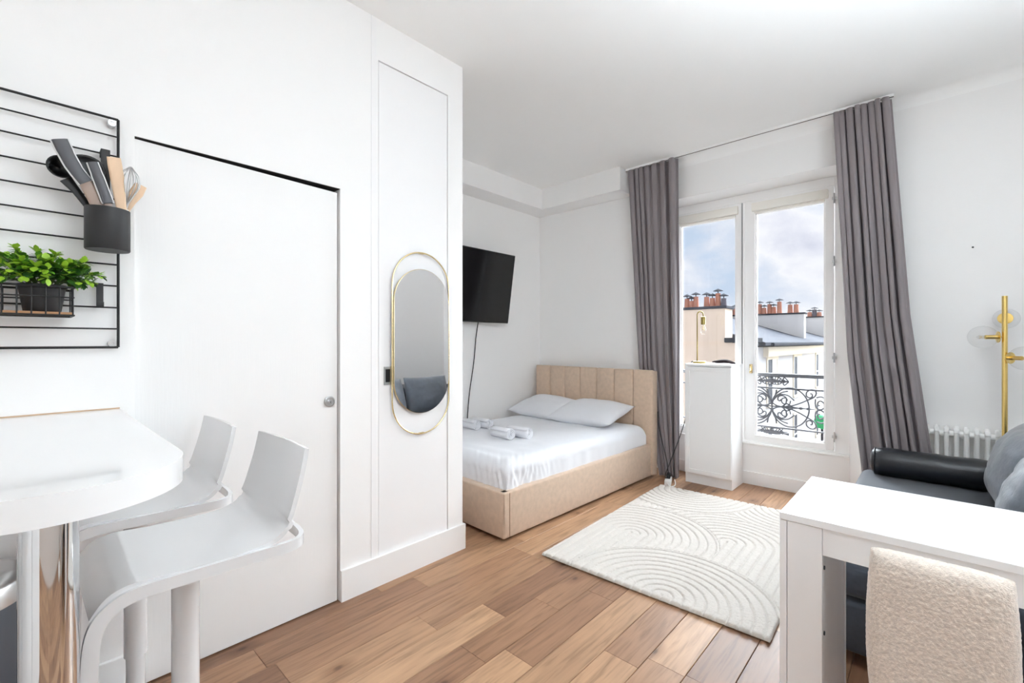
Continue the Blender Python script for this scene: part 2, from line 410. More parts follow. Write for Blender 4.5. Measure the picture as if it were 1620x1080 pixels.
# ---- right and back walls (beyond the frame) with a window opening added for its light
bm = new(); WY0, WY1, WZ0, WZ1 = -1.3, -.1, .95, 2.25
box(bm, XR, XR + .2, YB, WY0, 0, CEIL); box(bm, XR, XR + .2, WY1, 4.6, 0, CEIL)
box(bm, XR, XR + .2, WY0, WY1, 0, WZ0); box(bm, XR, XR + .2, WY0, WY1, WZ1, CEIL)
struct('wall_right', bm, 'wall', 'white side wall behind the sofa', cat='wall')
struct('wall_back', box(new(), -2.5, XR + .2, YB - .2, YB, 0, CEIL), 'wall', 'white back wall of the kitchen corner', cat='wall')
bm = new()
for q in (WY0, WY0 / 2 + WY1 / 2 - .03, WY1 - .06): box(bm, XR + .08, XR + .13, q, q + .06, WZ0, WZ1)
for q in (WZ0, WZ1 - .06): box(bm, XR + .08, XR + .13, WY0, WY1, q, q + .06)
struct('added_side_window', bm, 'frame_white', 'unseen white framed side window added to let in light', cat='window')

# ================================================================== STREET WINDOW
FY0, FY1 = 4.415, 4.475
win = bpy.data.objects.new('window_1', None); COL.objects.link(win); win.location = (-1.25, 4.44, .36)
tag(win, 'tall white double casement street window with roller blinds', 'window', kind='structure')
bm = new(); box(bm, -2.0, -1.915, FY0, FY1 + .03, .366, 2.58, .004); box(bm, -.582, -.484, FY0, FY1 + .03, .366, 2.58, .004)
box(bm, -1.915, -.582, FY0, FY1 + .03, 2.508, 2.58, .003); box(bm, -1.915, -.582, FY0, FY1 + .03, .366, .385, .003)
obj('window_frame', bm, 'frame_white', win)
def casement(x0, x1, gx0, gx1):
    gz0, gz1 = .437, 2.395
    bm = new()
    box(bm, x0, gx0, FY0 - .012, FY1, .387, 2.505, .004); box(bm, gx1, x1, FY0 - .012, FY1, .387, 2.505, .004)
    box(bm, gx0 - .004, gx1 + .004, FY0 - .012, FY1, .387, gz0, .004); box(bm, gx0 - .004, gx1 + .004, FY0 - .012, FY1, gz1, 2.505, .004)
    c = obj('casement', bm, 'frame_white', win)
    bm = new()   # glazing beads
    for (a0, a1, b0, b1) in ((gx0 - .001, gx0 + .012, gz0, gz1), (gx1 - .012, gx1 + .001, gz0, gz1), (gx0, gx1, gz0 - .001, gz0 + .012), (gx0, gx1, gz1 - .012, gz1 + .001)):
        box(bm, a0, a1, FY0 + .004, FY0 + .024, b0, b1, .003)
    obj('glazing_bead', bm, 'frame_white', c)
    obj('pane', box(new(), gx0 - .003, gx1 + .003, 4.452, 4.456, gz0 - .003, gz1 + .003), 'pane', c)
    bl = obj('roller_blind', box(new(), gx0 - .02, gx1 + .025, FY0 - .05, FY0 - .013, 2.405, 2.478, .008), 'blind', c, smooth=40)
    obj('blind_bar', box(new(), gx0 + .0, gx1 - .0, FY0 - .03, FY0 - .012, 2.385, 2.403, .003), 'blind', c)
    return c
casement(-1.912, -1.260, -1.832, -1.318)
rc = casement(-1.244, -.586, -1.161, -.645)
obj('meeting_stile', box(new(), -1.262, -1.243, FY0 - .02, FY1, .387, 2.505, .005), 'frame_white', win)
obj('meeting_gap', box(new(), -1.2655, -1.2615, FY0 - .021, FY0 - .004, .39, 2.50), 'zinc_dark', win)
for zz in (2.40, 1.90, 1.13, .50):
    bm = new(); tube(bm, [(-.583, FY0 - .018, zz - .04), (-.583, FY0 - .018, zz + .04)], .006, 10); box(bm, -.598, -.568, FY0 - .014, FY0 - .010, zz - .012, zz + .012)
    obj('hinge', bm, 'steel', win)
bm = new(); p = ony(1188, 583, FY0 - .02)
box(bm, p.x - .012, p.x + .012, p.y - .006, p.y + .008, p.z - .04, p.z + .04, .003)
tube(bm, orbit([(p.x, p.y - .006, p.z + .02), (p.x, p.y - .025, p.z + .01), (p.x + .004, p.y - .03, p.z - .02), (p.x - .004, p.y - .026, p.z - .03)], 4), .006, 8)
obj('latch', bm, 'gold_pale', win, smooth=40)

# ================================================================== BALCONY RAILING outside
RY = 4.72
rl = thing('balcony_railing', 'dark wrought iron scroll railing outside the street window', 'railing', (-1.2, RY, 0.3))
CR = lambda x, y: ony(1180 + x / 7.713, 570 + y / 7.713, RY)
X0, X1 = -2.2, -.3
obj('top_rail', box(new(), X0, X1, RY - .022, RY + .022, .935, .968, .006), 'iron', rl)
for zz in (.832, .470, .36): obj('rail', box(new(), X0, X1, RY - .006, RY + .006, zz - .007, zz + .007), 'iron', rl)
for xx in (-2.12, -.40):
    for zz in (.95, .47): obj('wall_bracket', box(new(), xx - .008, xx + .008, 4.6, RY, zz - .008, zz + .008), 'iron', rl)
def scroll(pts, r=.0062, mirror=None, name='scroll'):
    P = orbit([CR(*q) for q in pts], 6)
    bm = new(); tube(bm, P, r, 8); o = obj(name, bm, 'iron', rl, smooth=True)
    return o
def flip_z(pts, c): return [(x, 2 * c - y + (0) ) for x, y in pts]
AX = 570   # spear axis in the traced pattern (tilts slightly downward to the right)
def axis(x): return 555 + (x - 320) * 0.085
def both(pts, r=.0062, name='scroll'):
    scroll(pts, r, name=name); scroll([(x, 2 * axis(x) - y) for x, y in pts], r, name=name)
ell = [(545 + 228 * math.cos(t), axis(545 + 228 * math.cos(t)) + 238 * math.sin(t)) for t in [2 * PI * k / 28 for k in range(28)]]
bm = new(); tube(bm, orbit([CR(*q) for q in ell], 3, True), .0065, 8, closed=True); obj('ring', bm, 'iron', rl, smooth=True)
both([(385, 555), (440, 560), (490, 520), (490, 455), (440, 428), (395, 445), (393, 480), (415, 490), (432, 472)])
both([(330, 520), (400, 556), (520, 560), (640, 530), (740, 490), (830, 450), (860, 400), (835, 365), (790, 358), (745, 385), (740, 430), (775, 455), (810, 440), (805, 410), (785, 408)])
both([(850, 470), (848, 540), (870, 585), (920, 600), (960, 570), (950, 520), (910, 495), (880, 512), (880, 545), (905, 552)])
both([(970, 470), (920, 445), (860, 455)])
both([(262, 345), (275, 410), (300, 470), (318, 540)], .007)
both([(130, 350), (200, 375), (265, 425), (305, 490)], .006)
both([(305, 490), (250, 420), (190, 395), (120, 405), (60, 450)], .006)
both([(60, 540), (130, 500), (180, 505), (205, 475), (190, 442), (155, 435), (140, 455), (155, 480)], .006)
both([(545, 490), (535, 530), (500, 560)], .005, 'leaf_scroll'); both([(600, 540), (560, 552), (500, 562)], .005, 'leaf_scroll')
bm = new(); P = [CR(x, axis(x)) for x in (0, 400, 480, 520, 560, 640, 670, 700, 735, 755, 780, 840)]
tube(bm, P, [.005, .006, .012, .024, .012, .006, .014, .006, .005, .013, .006, .002], 8); obj('spear', bm, 'iron', rl, smooth=True)
for cx_, cy_ in ((305, 240),):
    bm = new(); q = [CR(x, cy_ + (x - 130) * .04) for x in (120, 180, 260, 320, 400, 460, 510)]
    tube(bm, q, [.012, .005, .016, .022, .008, .006, .002], 8); obj('spear', bm, 'iron', rl, smooth=True)
    for s in (-1, 1):
        for k in range(4):
            scroll([(330 + 35 * k, 247), (355 + 35 * k, 247 + s * 22), (362 + 35 * k, 247 + s * 42 - s * 5 * k)], .0045, name='leaf_scroll')
        scroll([(130, 240 + s * 10), (170, 240 + s * 45), (185, 240 + s * 20), (160, 240 + s * 8)], .005)
        scroll([(180, 240), (240, 240 + s * 42), (320, 240 + s * 40), (330, 240 + s * 8)], .005)
bm = new(); q = [CR(x, 855 + (x - 130) * .06) for x in (120, 180, 260, 320, 400, 460, 510)]
tube(bm, q, [.012, .005, .014, .018, .008, .006, .002], 8); obj('spear', bm, 'iron', rl, smooth=True)
for s in (-1, 1):
    scroll([(180, 845), (240, 845 + s * 32), (320, 858 + s * 30), (335, 862 + s * 8)], .005)
    for k in range(3): scroll([(345 + 35 * k, 865), (370 + 35 * k, 867 + s * 18), (380 + 35 * k, 869 + s * 34)], .0045, name='leaf_scroll')
# mirrored bay of the same pattern towards the cabinet
xm = CR(318, 555).x
for ch in list(rl.children):
    if ch.name.split('.')[0] in ('ring', 'scroll', 'spear', 'leaf_scroll'):
        c = ch.copy(); COL.objects.link(c); c.scale = (-1, 1, 1); c.location = Vector((2 * xm, 0, 0)) - Vector(rl.location)

# ================================================================== STREET BEHIND
def pots(root, spots, y, ztop, rad=.14):
    rad *= .9
    for i, (u, h, k) in enumerate(spots):
        h *= .68
        p = ony(u, 500, y); bm = new()
        lathe(bm, [(rad * 1.1, 0), (rad, .08), (rad * .86, h), (rad * .95, h + .02), (rad * .6, h + .02)], (p.x, y, ztop), 10)
        o = obj('chimney_pot', bm, k, root, smooth=40)
        bm = new(); tube(bm, [(p.x, y, ztop + h), (p.x, y, ztop + h + .13)], .02, 6); lathe(bm, [(rad * 1.75, .13), (rad * 1.2, .17), (0.001, .24)], (p.x, y, ztop + h), 10)
        obj('pot_cowl', bm, 'zinc_dark', o)
GY = 21.0; TC, PG = 'pot_terracotta', 'pot_grey'
xg = ony(1185, 540, GY).x; xp = ony(1148, 540, GY).x
gb = thing('gable_building', 'beige blank gable with a row of terracotta chimney pots', 'building', (xg, GY, -14))
bm = new(); box(bm, -16, xg, GY, GY + .5, -14, 1.2); obj('gable_wall', bm, 'gable_beige', gb)
zt = 1.26 + 56 / 720 * 20.2
bm = new(); box(bm, -16, xp, GY - .06, GY + .9, 1.2, zt - .12); obj('party_wall', bm, 'gable_beige', gb)
bm = new(); box(bm, -16, xp + .08, GY - .14, GY + .98, zt - .12, zt, .02); obj('coping', bm, 'zinc', gb)
pots(gb, [(1087, .62, TC), (1094, .45, TC), (1101, .72, TC), (1118, .66, TC), (1127, .56, TC), (1136, .85, TC), (1145, .5, PG)], GY + .4, zt)
# long white house receding down the street
XF = xg
hs = thing('white_house', 'long white house with grey zinc roof and tall windows', 'building', (XF, 30, -14))
obj('facade_wall', box(new(), XF - .4, XF, GY + 1.0, 62, -14, 1.0), 'facade', hs)
obj('side_wall', box(new(), XF - 9, XF - 8.6, GY + 1.0, 62, -14, 1.0), 'facade', hs)
obj('cornice', box(new(), XF - .3, XF + .22, GY + 2.2, 62, .55, 1.02, .03), 'facade_cream', hs)
bm = new(); prism(bm, [(XF + .38, 1.08), (XF + .38, 1.22), (XF - 1.0, 1.62), (XF - 5.0, 3.0), (XF - 9, 1.22), (XF - 9, 1.0), (XF - .3, 1.0)], GY + 1.0, 62, 'y'); obj('roof', bm, 'zinc', hs)
obj('gutter', box(new(), XF + .3, XF + .5, GY + 2.0, 62, 1.05, 1.2, .03), 'zinc_dark', hs)
bm = new(); box(bm, xp, XF + .3, GY - .2, GY + .9, 1.22, 1.42, .02); obj('roof_edge', bm, 'zinc_dark', gb)
def party(yw, x0, x1, zt, name='party_wall'):
    bm = new(); box(bm, x0, x1, yw, yw + .6, 1.1, zt - .1); obj(name, bm, 'party_white', hs)
    bm = new(); box(bm, x0, x1 + .08, yw - .08, yw + .68, zt - .1, zt, .02); obj('coping', bm, 'zinc_dark', hs)
Y1, Y2 = 35.0, 46.0
x1 = ony(1272, 540, Y1).x; z1 = 1.26 + 46 / 720 * 30; party(Y1, x1 - 7.5, x1, z1)
pots(hs, [(1157, .55, PG), (1163, .75, TC), (1202, 1.0, TC), (1209, .6, TC), (1217.5, .95, TC), (1224, .65, TC), (1233, 1.15, TC), (1250, .8, TC), (1259.5, .8, TC)], Y1 + .3, z1, .17)
x2 = ony(1312, 540, Y2).x; z2 = 1.26 + 40 / 720 * 38.5; party(Y2, x1 - 9, x2, z2)
pots(hs, [(1281, .55, TC), (1288.5, .85, PG), (1296, .5, TC)], Y2 + .3, z2, .2)
for zrow, lab in ((-1.75, 0), (-5.0, 1), (-8.3, 2)):
    for k, uc in enumerate((1186.5, 1221, 1260.5, 1294, 1322)):
        yc = onx(uc, 560, XF).y
        if yc < GY + 1.4: continue
        hw = .85; z0 = zrow; zt_ = zrow + 2.15
        bm = new(); box(bm, XF - .02, XF + .07, yc - hw - .16, yc + hw + .16, zt_, zt_ + .14); box(bm, XF - .02, XF + .05, yc - hw - .14, yc - hw, z0, zt_); box(bm, XF - .02, XF + .05, yc + hw, yc + hw + .14, z0, zt_); box(bm, XF - .02, XF + .1, yc - hw - .14, yc + hw + .14, z0 - .1, z0)
        wo = obj('window_surround', bm, 'facade_cream', hs)
        obj('pane', box(new(), XF - .01, XF + .008, yc - hw, yc + .05, z0, zt_), 'ext_glass', wo)
        bm = new(); box(bm, XF - .01, XF + .03, yc + .02, yc + hw, z0, zt_); box(bm, XF, XF + .03, yc - hw, yc + .02, z0 + 1.0, z0 + 1.07); box(bm, XF, XF + .03, yc - hw, yc - hw + .07, z0, zt_)
        obj('shutter', bm, 'shutter_white', wo)
# lower street front opposite, seen between the railing scrolls
sf = thing('street_front', 'pale low shop front across the courtyard below the railing', 'building', (-1, 26, -14))
obj('shop_wall', box(new(), XF + 3.2, XF + 16, 34, 34.5, -14, -3.6), 'facade', sf)
obj('shop_roof', box(new(), XF + 3.0, XF + 16.2, 33.4, 40, -3.6, -3.3), 'facade_cream', sf)
for k in range(5):
    q = XF + 3.8 + k * 2.4
    obj('shop_window', box(new(), q, q + 1.1, 33.95, 34.02, -6.6, -4.3), 'shop_brown', sf)
p = ony(1300.5, 667, 25.0)
bm = new(); lathe(bm, [(.001, -.35), (.25, -.25), (.34, 0), (.25, .25), (.001, .35)], (p.x, 25.0, p.z), 14)
sign = thing('street_sign', 'round green sign on a post in the street below', 'sign', (p.x, 25.0, -14))
obj('sign_disc', bm, 'shop_green', sign, smooth=True); obj('post', tube(new(), [(p.x, 25.0, -14), (p.x, 25.0, p.z - .3)], .05, 8), 'zinc_dark', sign)
gd = obj('street_ground', box(new(), -60, 60, 5.2, 90, -14.3, -14), 'street'); tag(gd, 'pale paved street far below the window', 'street', kind='structure')

# ================================================================== BED
bed = thing('bed', 'beige upholstered bed with channel tufted headboard', 'bed', (-1.965, 2.045, 0), math.radians(-1.6))
BX0, BX1, BY0, BY1 = -3.372, -1.965, 2.045, 3.955
BROT = math.radians(-1.6)
def bed_pose(o, loc=None):
    """turn a thing lying on the bed with the bed about its foot corner"""
    P = Vector((BX1, BY0, 0)); M3 = Matrix.Rotation(BROT, 3, 'Z'); L0 = Vector(o.location)
    o.location = P + M3 @ (L0 - P); o.rotation_euler.z += BROT; return o
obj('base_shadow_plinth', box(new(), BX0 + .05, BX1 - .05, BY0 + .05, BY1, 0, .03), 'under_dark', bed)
obj('side_rail', box(new(), BX1 - .06, BX1, BY0, BY1, .022, .312, .012, 3), 'bed_fabric', bed, smooth=40)
obj('side_rail', box(new(), BX0, BX0 + .06, BY0, BY1, .022, .312, .012, 3), 'bed_fabric', bed, smooth=40)
ft = obj('foot_rail', box(new(), BX0 + .06, BX1 - .002, BY0 - .002, BY0 + .06, .022, .312, .012, 3), 'bed_fabric', bed, smooth=40)
obj('seam', tube(new(), [(BX1 + .001, BY0 + .05, .03), (BX1 + .001, BY0 + .05, .305)], .0025, 6), 'bed_seam', ft)
obj('slat_platform', box(new(), BX0 + .06, BX1 - .06, BY0 + .06, BY1, .20, .24), 'under_dark', bed)
hb = obj('headboard', box(new(), BX0, BX1 + .02, 3.965, 4.03, .022, .985, .008, 2), 'bed_fabric', bed, smooth=40)
xs = [BX0 + (BX1 + .02 - BX0) * k / 7 for k in range(8)]
for a, b in zip(xs, xs[1:]):
    bm = box(new(), a + .0012, b - .0012, 3.935, 3.98, .03, .995, .014, 3)
    obj('channel', bm, 'bed_fabric', hb, smooth=40)

# mattress under a white fitted sheet
def mattress():
    bm = new()
    x0, x1, y0, y1, zb, zt = BX0 + .07, BX1 - .035, BY0 + .055, BY1 - .03, .245, .485
    nx, ny = 170, 230; R = .075
    def f(u, v):
        # wrap: parameter covers the top and drapes over the four sides
        px = x0 - .20 + u * (x1 - x0 + .40); py = y0 - .20 + v * (y1 - y0 + .40)
        cx = min(max(px, x0), x1); cy = min(max(py, y0), y1)
        ox, oy = px - cx, py - cy
        drop = max(abs(ox), abs(oy)); z = zt
        ex = min(cx - x0, x1 - cx); ey = min(cy - y0, y1 - cy)
        for e in (ex, ey):
            if e < R: z -= R * (1 - math.sqrt(max(0, 1 - ((R - e) / R) ** 2))) * .85
        z -= drop
        crown = 0.012 * (1 - ((cx - (x0 + x1) / 2) / ((x1 - x0) / 2)) ** 2) * (1 - ((cy - (y0 + y1) / 2) / ((y1 - y0) / 2)) ** 2)
        z += crown
        # creases radiating from the tucked foot corner by the room
        d = math.hypot(cx - x1, cy - y0); k = math.exp(-(d / .30) ** 2) * (1 if drop > 0 else math.exp(-(max(0, min(ex, ey) - .02) / .10) ** 2))
        run = (x1 - cx) - (cy - y0)
        n1 = noise.noise(Vector((run * 20 + drop * 6, drop * 2.5, .7))); n2 = noise.noise(Vector((run * 42 - drop * 9, drop * 4, 5.1)))
        wr = k * (.020 * (.35 - abs(n1) * 1.6) + .008 * n2) + fuzz((cx * 1.0, cy * 2.2, .3), 5, .005) + fuzz((cx * 3, cy, .9), 4, .004)
        if drop > 0: wr += fuzz((run * 9, drop * 2, 3), 1.0, .005)
        side = 1 if drop > 0 else 0
        nrm = Vector((ox, oy, 0)); nrm = nrm.normalized() if nrm.length > 1e-6 else Vector((0, 0, 0))
        p = Vector((cx, cy, max(z, zb))) + nrm * wr * 1.1
        if not side: p.z += wr * .9
        return p
    grid(bm, f, nx, ny)
    return bm
mo = obj('mattress', mattress(), 'linen', smooth=True); bed_pose(mo); tag(mo, 'mattress under a white fitted sheet on the bed', 'mattress')

def pillow_mesh(w, h, t, seed, n=34, dent=0.0, pinch=.085):
    bm = new(); R = random.Random(seed); off = Vector((R.uniform(0, 50), R.uniform(0, 50), 0))
    def shape(u, v, s):
        a, b = 2 * u - 1, 2 * v - 1
        ex = a * (1 - pinch * (1 - a * a) * 0 - pinch * (1 - b * b) * 0 ) ; ey = b
        ex *= 1 - pinch * (1 - abs(b)) * abs(a) ** 3 * 1.1 ; ey *= 1 - pinch * (1 - abs(a)) * abs(b) ** 3 * 1.1
        prof = (max(0, 1 - abs(a) ** 2.6) * max(0, 1 - abs(b) ** 2.6)) ** .62
        wr = noise.noise(Vector((a * 2.2, b * 2.2, seed)) + off) * .10 + noise.noise(Vector((a * 6, b * 3, seed + 3)) + off) * .035
        z = s * t / 2 * prof * (1 + wr)
        if dent: z -= s * dent * math.exp(-((a / .5) ** 2 + (b / .6) ** 2))
        return Vector((ex * w / 2, ey * h / 2, z))
    grid(bm, lambda u, v: shape(u, v, 1), n, n); grid(bm, lambda u, v: shape(u, v, -1), n, n)
    bmesh.ops.remove_doubles(bm, verts=bm.verts, dist=1e-5)
    return bm
def place(o, loc, rot): o.location = loc; o.rotation_euler = [math.radians(q) for q in rot]; return o
p1 = obj('bed_pillow', pillow_mesh(.70, .50, .20, 3), 'linen', smooth=True); place(p1, (-2.46, 3.68, .585), (13, -1, 2)); bed_pose(p1)
tag(p1, 'white bed pillow overlapping its neighbour, lying nearer the curtain', 'pillow', 'pillows on the bed')
p2 = obj('bed_pillow', pillow_mesh(.68, .48, .19, 8), 'linen', smooth=True); place(p2, (-3.02, 3.69, .582), (13, 1, -1)); bed_pose(p2)
tag(p2, 'white bed pillow partly covered, lying against the television wall', 'pillow', 'pillows on the bed')

# rolled towels
def towel_mesh(L=.21, R0=.048):
    bm = new(); turns = 3.4; n = 90; prof = []
    for k in range(n + 1):
        t = k / n; a = t * turns * 2 * PI; r = .006 + (R0 - .006) * t; prof.append((r * math.cos(a), r * math.sin(a) * .92))
    th = .0030
    out = []
    for k, (a, b) in enumerate(prof):
        q0 = Vector((*prof[max(k - 1, 0)], 0)); q1 = Vector((*prof[min(k + 1, n)], 0)); d = (q1 - q0).normalized(); nn = Vector((-d.y, d.x, 0))
        out.append(((a - nn.x * th, b - nn.y * th), (a + nn.x * th, b + nn.y * th)))
    ring = [q[0] for q in out] + [q[1] for q in out[::-1]]
    def X(a, b, s):
        wob = noise.noise(Vector((a * 30, b * 30, s * 5))) * .004
        return (s * L / 2 + wob + (math.hypot(a, b) - R0) * .12 * s, a, b + R0 * .92)
    sl = [-1, -.5, 0, .5, 1]
    vs = [[bm.verts.new(X(a, b, s)) for a, b in ring] for s in sl]
    m = len(ring)
    for A, B in zip(vs, vs[1:]):
        for k in range(m): bm.faces.new((A[k], A[(k + 1) % m], B[(k + 1) % m], B[k]))
    h = len(out)
    for A, fl_ in ((vs[0], 0), (vs[-1], 1)):
        for k in range(h - 1): bm.faces.new((A[k], A[k + 1], A[m - 2 - k], A[m - 1 - k]))
    bmesh.ops.recalc_face_normals(bm, faces=bm.faces)
    me = bpy.data.meshes.new('rolled_towel'); bm.to_mesh(me); bm.free(); return me
tm = towel_mesh()
for (x, y, r, lab) in ((-2.52, 2.60, -4, 'rolled white towel of the pair nearer the bed edge, set towards the foot'),
                       (-2.44, 2.715, 2, 'rolled white towel of the pair nearer the bed edge, set towards the pillows'),
                       (-3.00, 2.68, -3, 'rolled white towel of the pair below the television, set towards the foot'),
                       (-2.96, 2.785, 3, 'rolled white towel of the pair below the television, set towards the pillows')):
    o = obj('rolled_towel', tm, 'towel', smooth=True); o.location = (x, y, .489); o.rotation_euler = (0, 0, math.radians(r)); tag(o, lab, 'towel', 'rolled towels on the bed')

# ================================================================== TELEVISION
TX = -3.25; a = onx(812, 405, -3.2); b = onx(806, 512, -3.3)
tv = thing('television', 'black flat screen television tilted on the alcove wall', 'television', (XTV + .15, 2.88, 1.80), 0)
th = math.atan2(.105, .70)
def tvbox(name, x0, x1, y0, y1, z0, z1, m, par, bev=.003):
    bm = new(); box(bm, x0, x1, y0, y1, z0, z1, bev); bmesh.ops.rotate(bm, cent=(0, 0, 0), matrix=Matrix.Rotation(th, 3, 'Y'), verts=bm.verts)
    return obj(name, bm, m, par, world=False)
bd = tvbox('casing', -.045, 0, -.62, .62, -.355, .355, 'black_plastic', tv, .006)
tvbox('screen_panel', -.001, .0016, -.612, .612, -.342, .347, 'screen', tv, .0005)
bm = new(); box(bm, -.148, -.03, -.12, .12, -.12, .12, .004); obj('wall_bracket', bm, 'black_metal', tv, world=False)
pts = [(XTV + .04, 3.125, 1.47), (XTV + .015, 3.115, 1.3), (XTV + .02, 3.08, 1.05), (XTV + .012, 3.03, .75), (XTV + .015, 3.0, .50), (XTV + .012, 2.99, .3)]
obj('cord', tube(new(), orbit(pts, 8), .0045, 8), 'cable_black', tv, smooth=True, label='thin black hanging cord')

# ================================================================== MIRROR
mr = thing('wall_mirror', 'pill shaped mirror with slim gold ring on the closet door', 'mirror', (XL, 1.52, .74))
def pill(yc, zc, w, h, n=24):
    r = w / 2; s = h / 2 - r; P = []
    for k in range(n + 1): t = PI * k / n; P.append((yc + r * math.cos(t), zc + s + r * math.sin(t)))
    for k in range(n + 1): t = PI + PI * k / n; P.append((yc + r * math.cos(t), zc - s + r * math.sin(t)))
    return P
yl, yr = onx(620.5, 540, XL + .012).y, onx(710, 540, XL + .012).y; yc = (yl + yr) / 2
zt, zb = onx(664, 399.3, XL + .012).z, onx(664, 686, XL + .012).z
bm = new(); tube(bm, [(XL + .012, y, z) for y, z in pill(yc, (zt + zb) / 2, yr - yl, zt - zb)], .004, 8, closed=True); obj('gold_ring', bm, 'gold_pale', mr, smooth=True, label='slim gold metal ring')
zt2, zb2 = onx(664, 425, XL + .02).z, onx(664, 653.5, XL + .02).z
bm = new(); prism(bm, pill(yc + .002, (zt2 + zb2) / 2, yr - yl - .012, zt2 - zb2), XL + .007, XL + .016, 'x'); ms = obj('mirror_backing', bm, 'gold_pale', mr)
bm = new(); prism(bm, pill(yc + .002, (zt2 + zb2) / 2, yr - yl - .016, zt2 - zb2 - .004), XL + .016, XL + .018, 'x'); obj('mirror_glass', bm, 'mirror', mr)
for zz in (zt - .05, zb + .05): obj('wall_fixing', box(new(), XL - .002, XL + .012, yc - .015, yc + .015, zz - .004 + (.048 if zz > 1 else -.048), zz + .004 + (.048 if zz > 1 else -.048)), 'gold_pale', mr)

# ================================================================== RUG
def rug():
    W_, L_ = 1.19, 1.69; T = .024; pitch = .05
    arches = [((.715, .02), 1, .52, -1), ((.25, 1.69), 1, .52, +1), ((1.03, 1.72), 1, .50, +1), ((.27, .60), 1, .52, -1), ((.78, .86), 1, .60, -1)]
    # (centre, , outer radius, leg direction along t)
    def height(s, t):
        for (cs, ct), _, R, leg in arches:
            ds, dt = s - cs, t - ct
            if leg * dt > 0: d = abs(ds)           # the straight legs
            else: d = math.hypot(ds, dt)
            if d < R:
                ph = (d / pitch) % 1.0; e = min(ph, 1 - ph) * pitch
                edge = (R - d)
                e = min(e, edge) if edge < .006 else e
                return e
        ph = (s / pitch) % 1.0; return min(ph, 1 - ph) * pitch
    bm = new(); nx, ny = 300, 424
    V = []
    for i in range(nx):
        col = []
        for j in range(ny):
            s, t = W_ * i / (nx - 1), L_ * j / (ny - 1)
            e = height(s, t); g = min(1, e / .012); g = math.sqrt(1 - (1 - g) ** 2)
            z = T * (.32 + .68 * g)
            z += noise.noise(Vector((s * 110, t * 110, 0))) * .0022 + noise.noise(Vector((s * 30, t * 30, 4))) * .0012
            eb = min(s, W_ - s, t, L_ - t)
            if eb < .010: z *= .35 + .65 * math.sqrt(max(0, 1 - (1 - eb / .010) ** 2))
            out = .007 * g if t < .009 else 0
            col.append(bm.verts.new((s + noise.noise(Vector((s * 60, t * 60, 5))) * .0015, t - out + noise.noise(Vector((s * 60, t * 60, 9))) * .0015, z)))
        V.append(col)
    for i in range(nx - 1):
        for j in range(ny - 1): bm.faces.new((V[i][j], V[i + 1][j], V[i + 1][j + 1], V[i][j + 1]))
    me = bpy.data.meshes.new('pile'); bm.normal_update(); bm.to_mesh(me); bm.free()
    return me
rg = thing('area_rug', 'cream carved pile rug with arch pattern on the oak floor', 'rug', (-1.69, 2.085, 0), math.radians(1.9))
obj('pile', rug(), 'rug', rg, world=False, smooth=True); obj('backing', box(new(), .004, 1.186, .004, 1.686, .0005, .006), 'rug_edge', rg, world=False)

# ================================================================== CABINET + things on it
CX0, CX1, CYF, CYB, CH = -1.645, -1.25, 4.055, 4.365, 1.062
cb = thing('cabinet', 'narrow white cabinet with one framed door below the window', 'cabinet', (-1.45, 4.2, 0))
bm = new(); box(bm, CX0, CX0 + .016, CYF + .02, CYB, 0, CH - .02, .001); box(bm, CX1 - .016, CX1, CYF + .02, CYB, 0, CH - .02, .001); box(bm, CX0 + .016, CX1 - .016, CYB - .01, CYB, .05, CH - .02); box(bm, CX0 + .016, CX1 - .016, CYF + .03, CYB - .01, .085, .1)
obj('body', bm, 'cabinet_white', cb)
obj('top_panel', box(new(), CX0, CX1, CYF + .005, CYB, CH - .02, CH, .0015), 'cabinet_white', cb)
obj('plinth', box(new(), CX0 + .016, CX1 - .016, CYF + .025, CYF + .04, 0, .085), 'cabinet_white', cb)
z0, z1_ = .092, CH - .024
bm = new(); fw = .038; xa, xb = CX0 + .003, CX1 - .003
box(bm, xa, xa + fw, CYF, CYF + .019, z0, z1_, .001); box(bm, xb - fw, xb, CYF, CYF + .019, z0, z1_, .001); box(bm, xa + fw, xb - fw, CYF, CYF + .019, z0, z0 + fw, .001); box(bm, xa + fw, xb - fw, CYF, CYF + .019, z1_ - fw, z1_, .001)
do = obj('door', bm, 'cabinet_white', cb); obj('door_panel', box(new(), xa + fw - .002, xb - fw + .002, CYF + .006, CYF + .014, z0 + fw - .002, z1_ - fw + .002), 'cabinet_white', do)
# table lamp
lx, ly = ony(1103, 560, 4.2).x, 4.2
tl = thing('table_lamp', 'small antique brass table lamp with bare bulb on the cabinet', 'lamp', (lx, ly, CH))
bx = ony(1106.5, 560, 4.2).x
bm = new(); lathe(bm, [(.055, 0), (.055, .016), (.052, .019), (.001, .019)], (bx, ly, CH), 28); obj('base', bm, 'brass_dark', tl, smooth=40)
ht = ony(1102, 493, 4.2).z; hx = ony(1112.5, 500, 4.2).x; r_ = (hx - lx) / 2
pts = [(lx, ly, CH + .015)] + [(lx + r_ - r_ * math.cos(t), ly, ht - r_ + r_ * math.sin(t)) for t in [PI * k / 14 for k in range(15)]] + [(hx, ly, ht - r_ - .02)]
obj('stem', tube(new(), pts, .0055, 10), 'brass_dark', tl, smooth=True)
zs = ony(1112, 501, 4.2).z; ze = ony(1112, 513, 4.2).z
bm = new(); lathe(bm, [(.008, zs + .006), (.02, zs), (.02, ze), (.016, ze - .002)], (hx, ly, 0), 20); so = obj('socket', bm, 'brass_dark', tl, smooth=40)
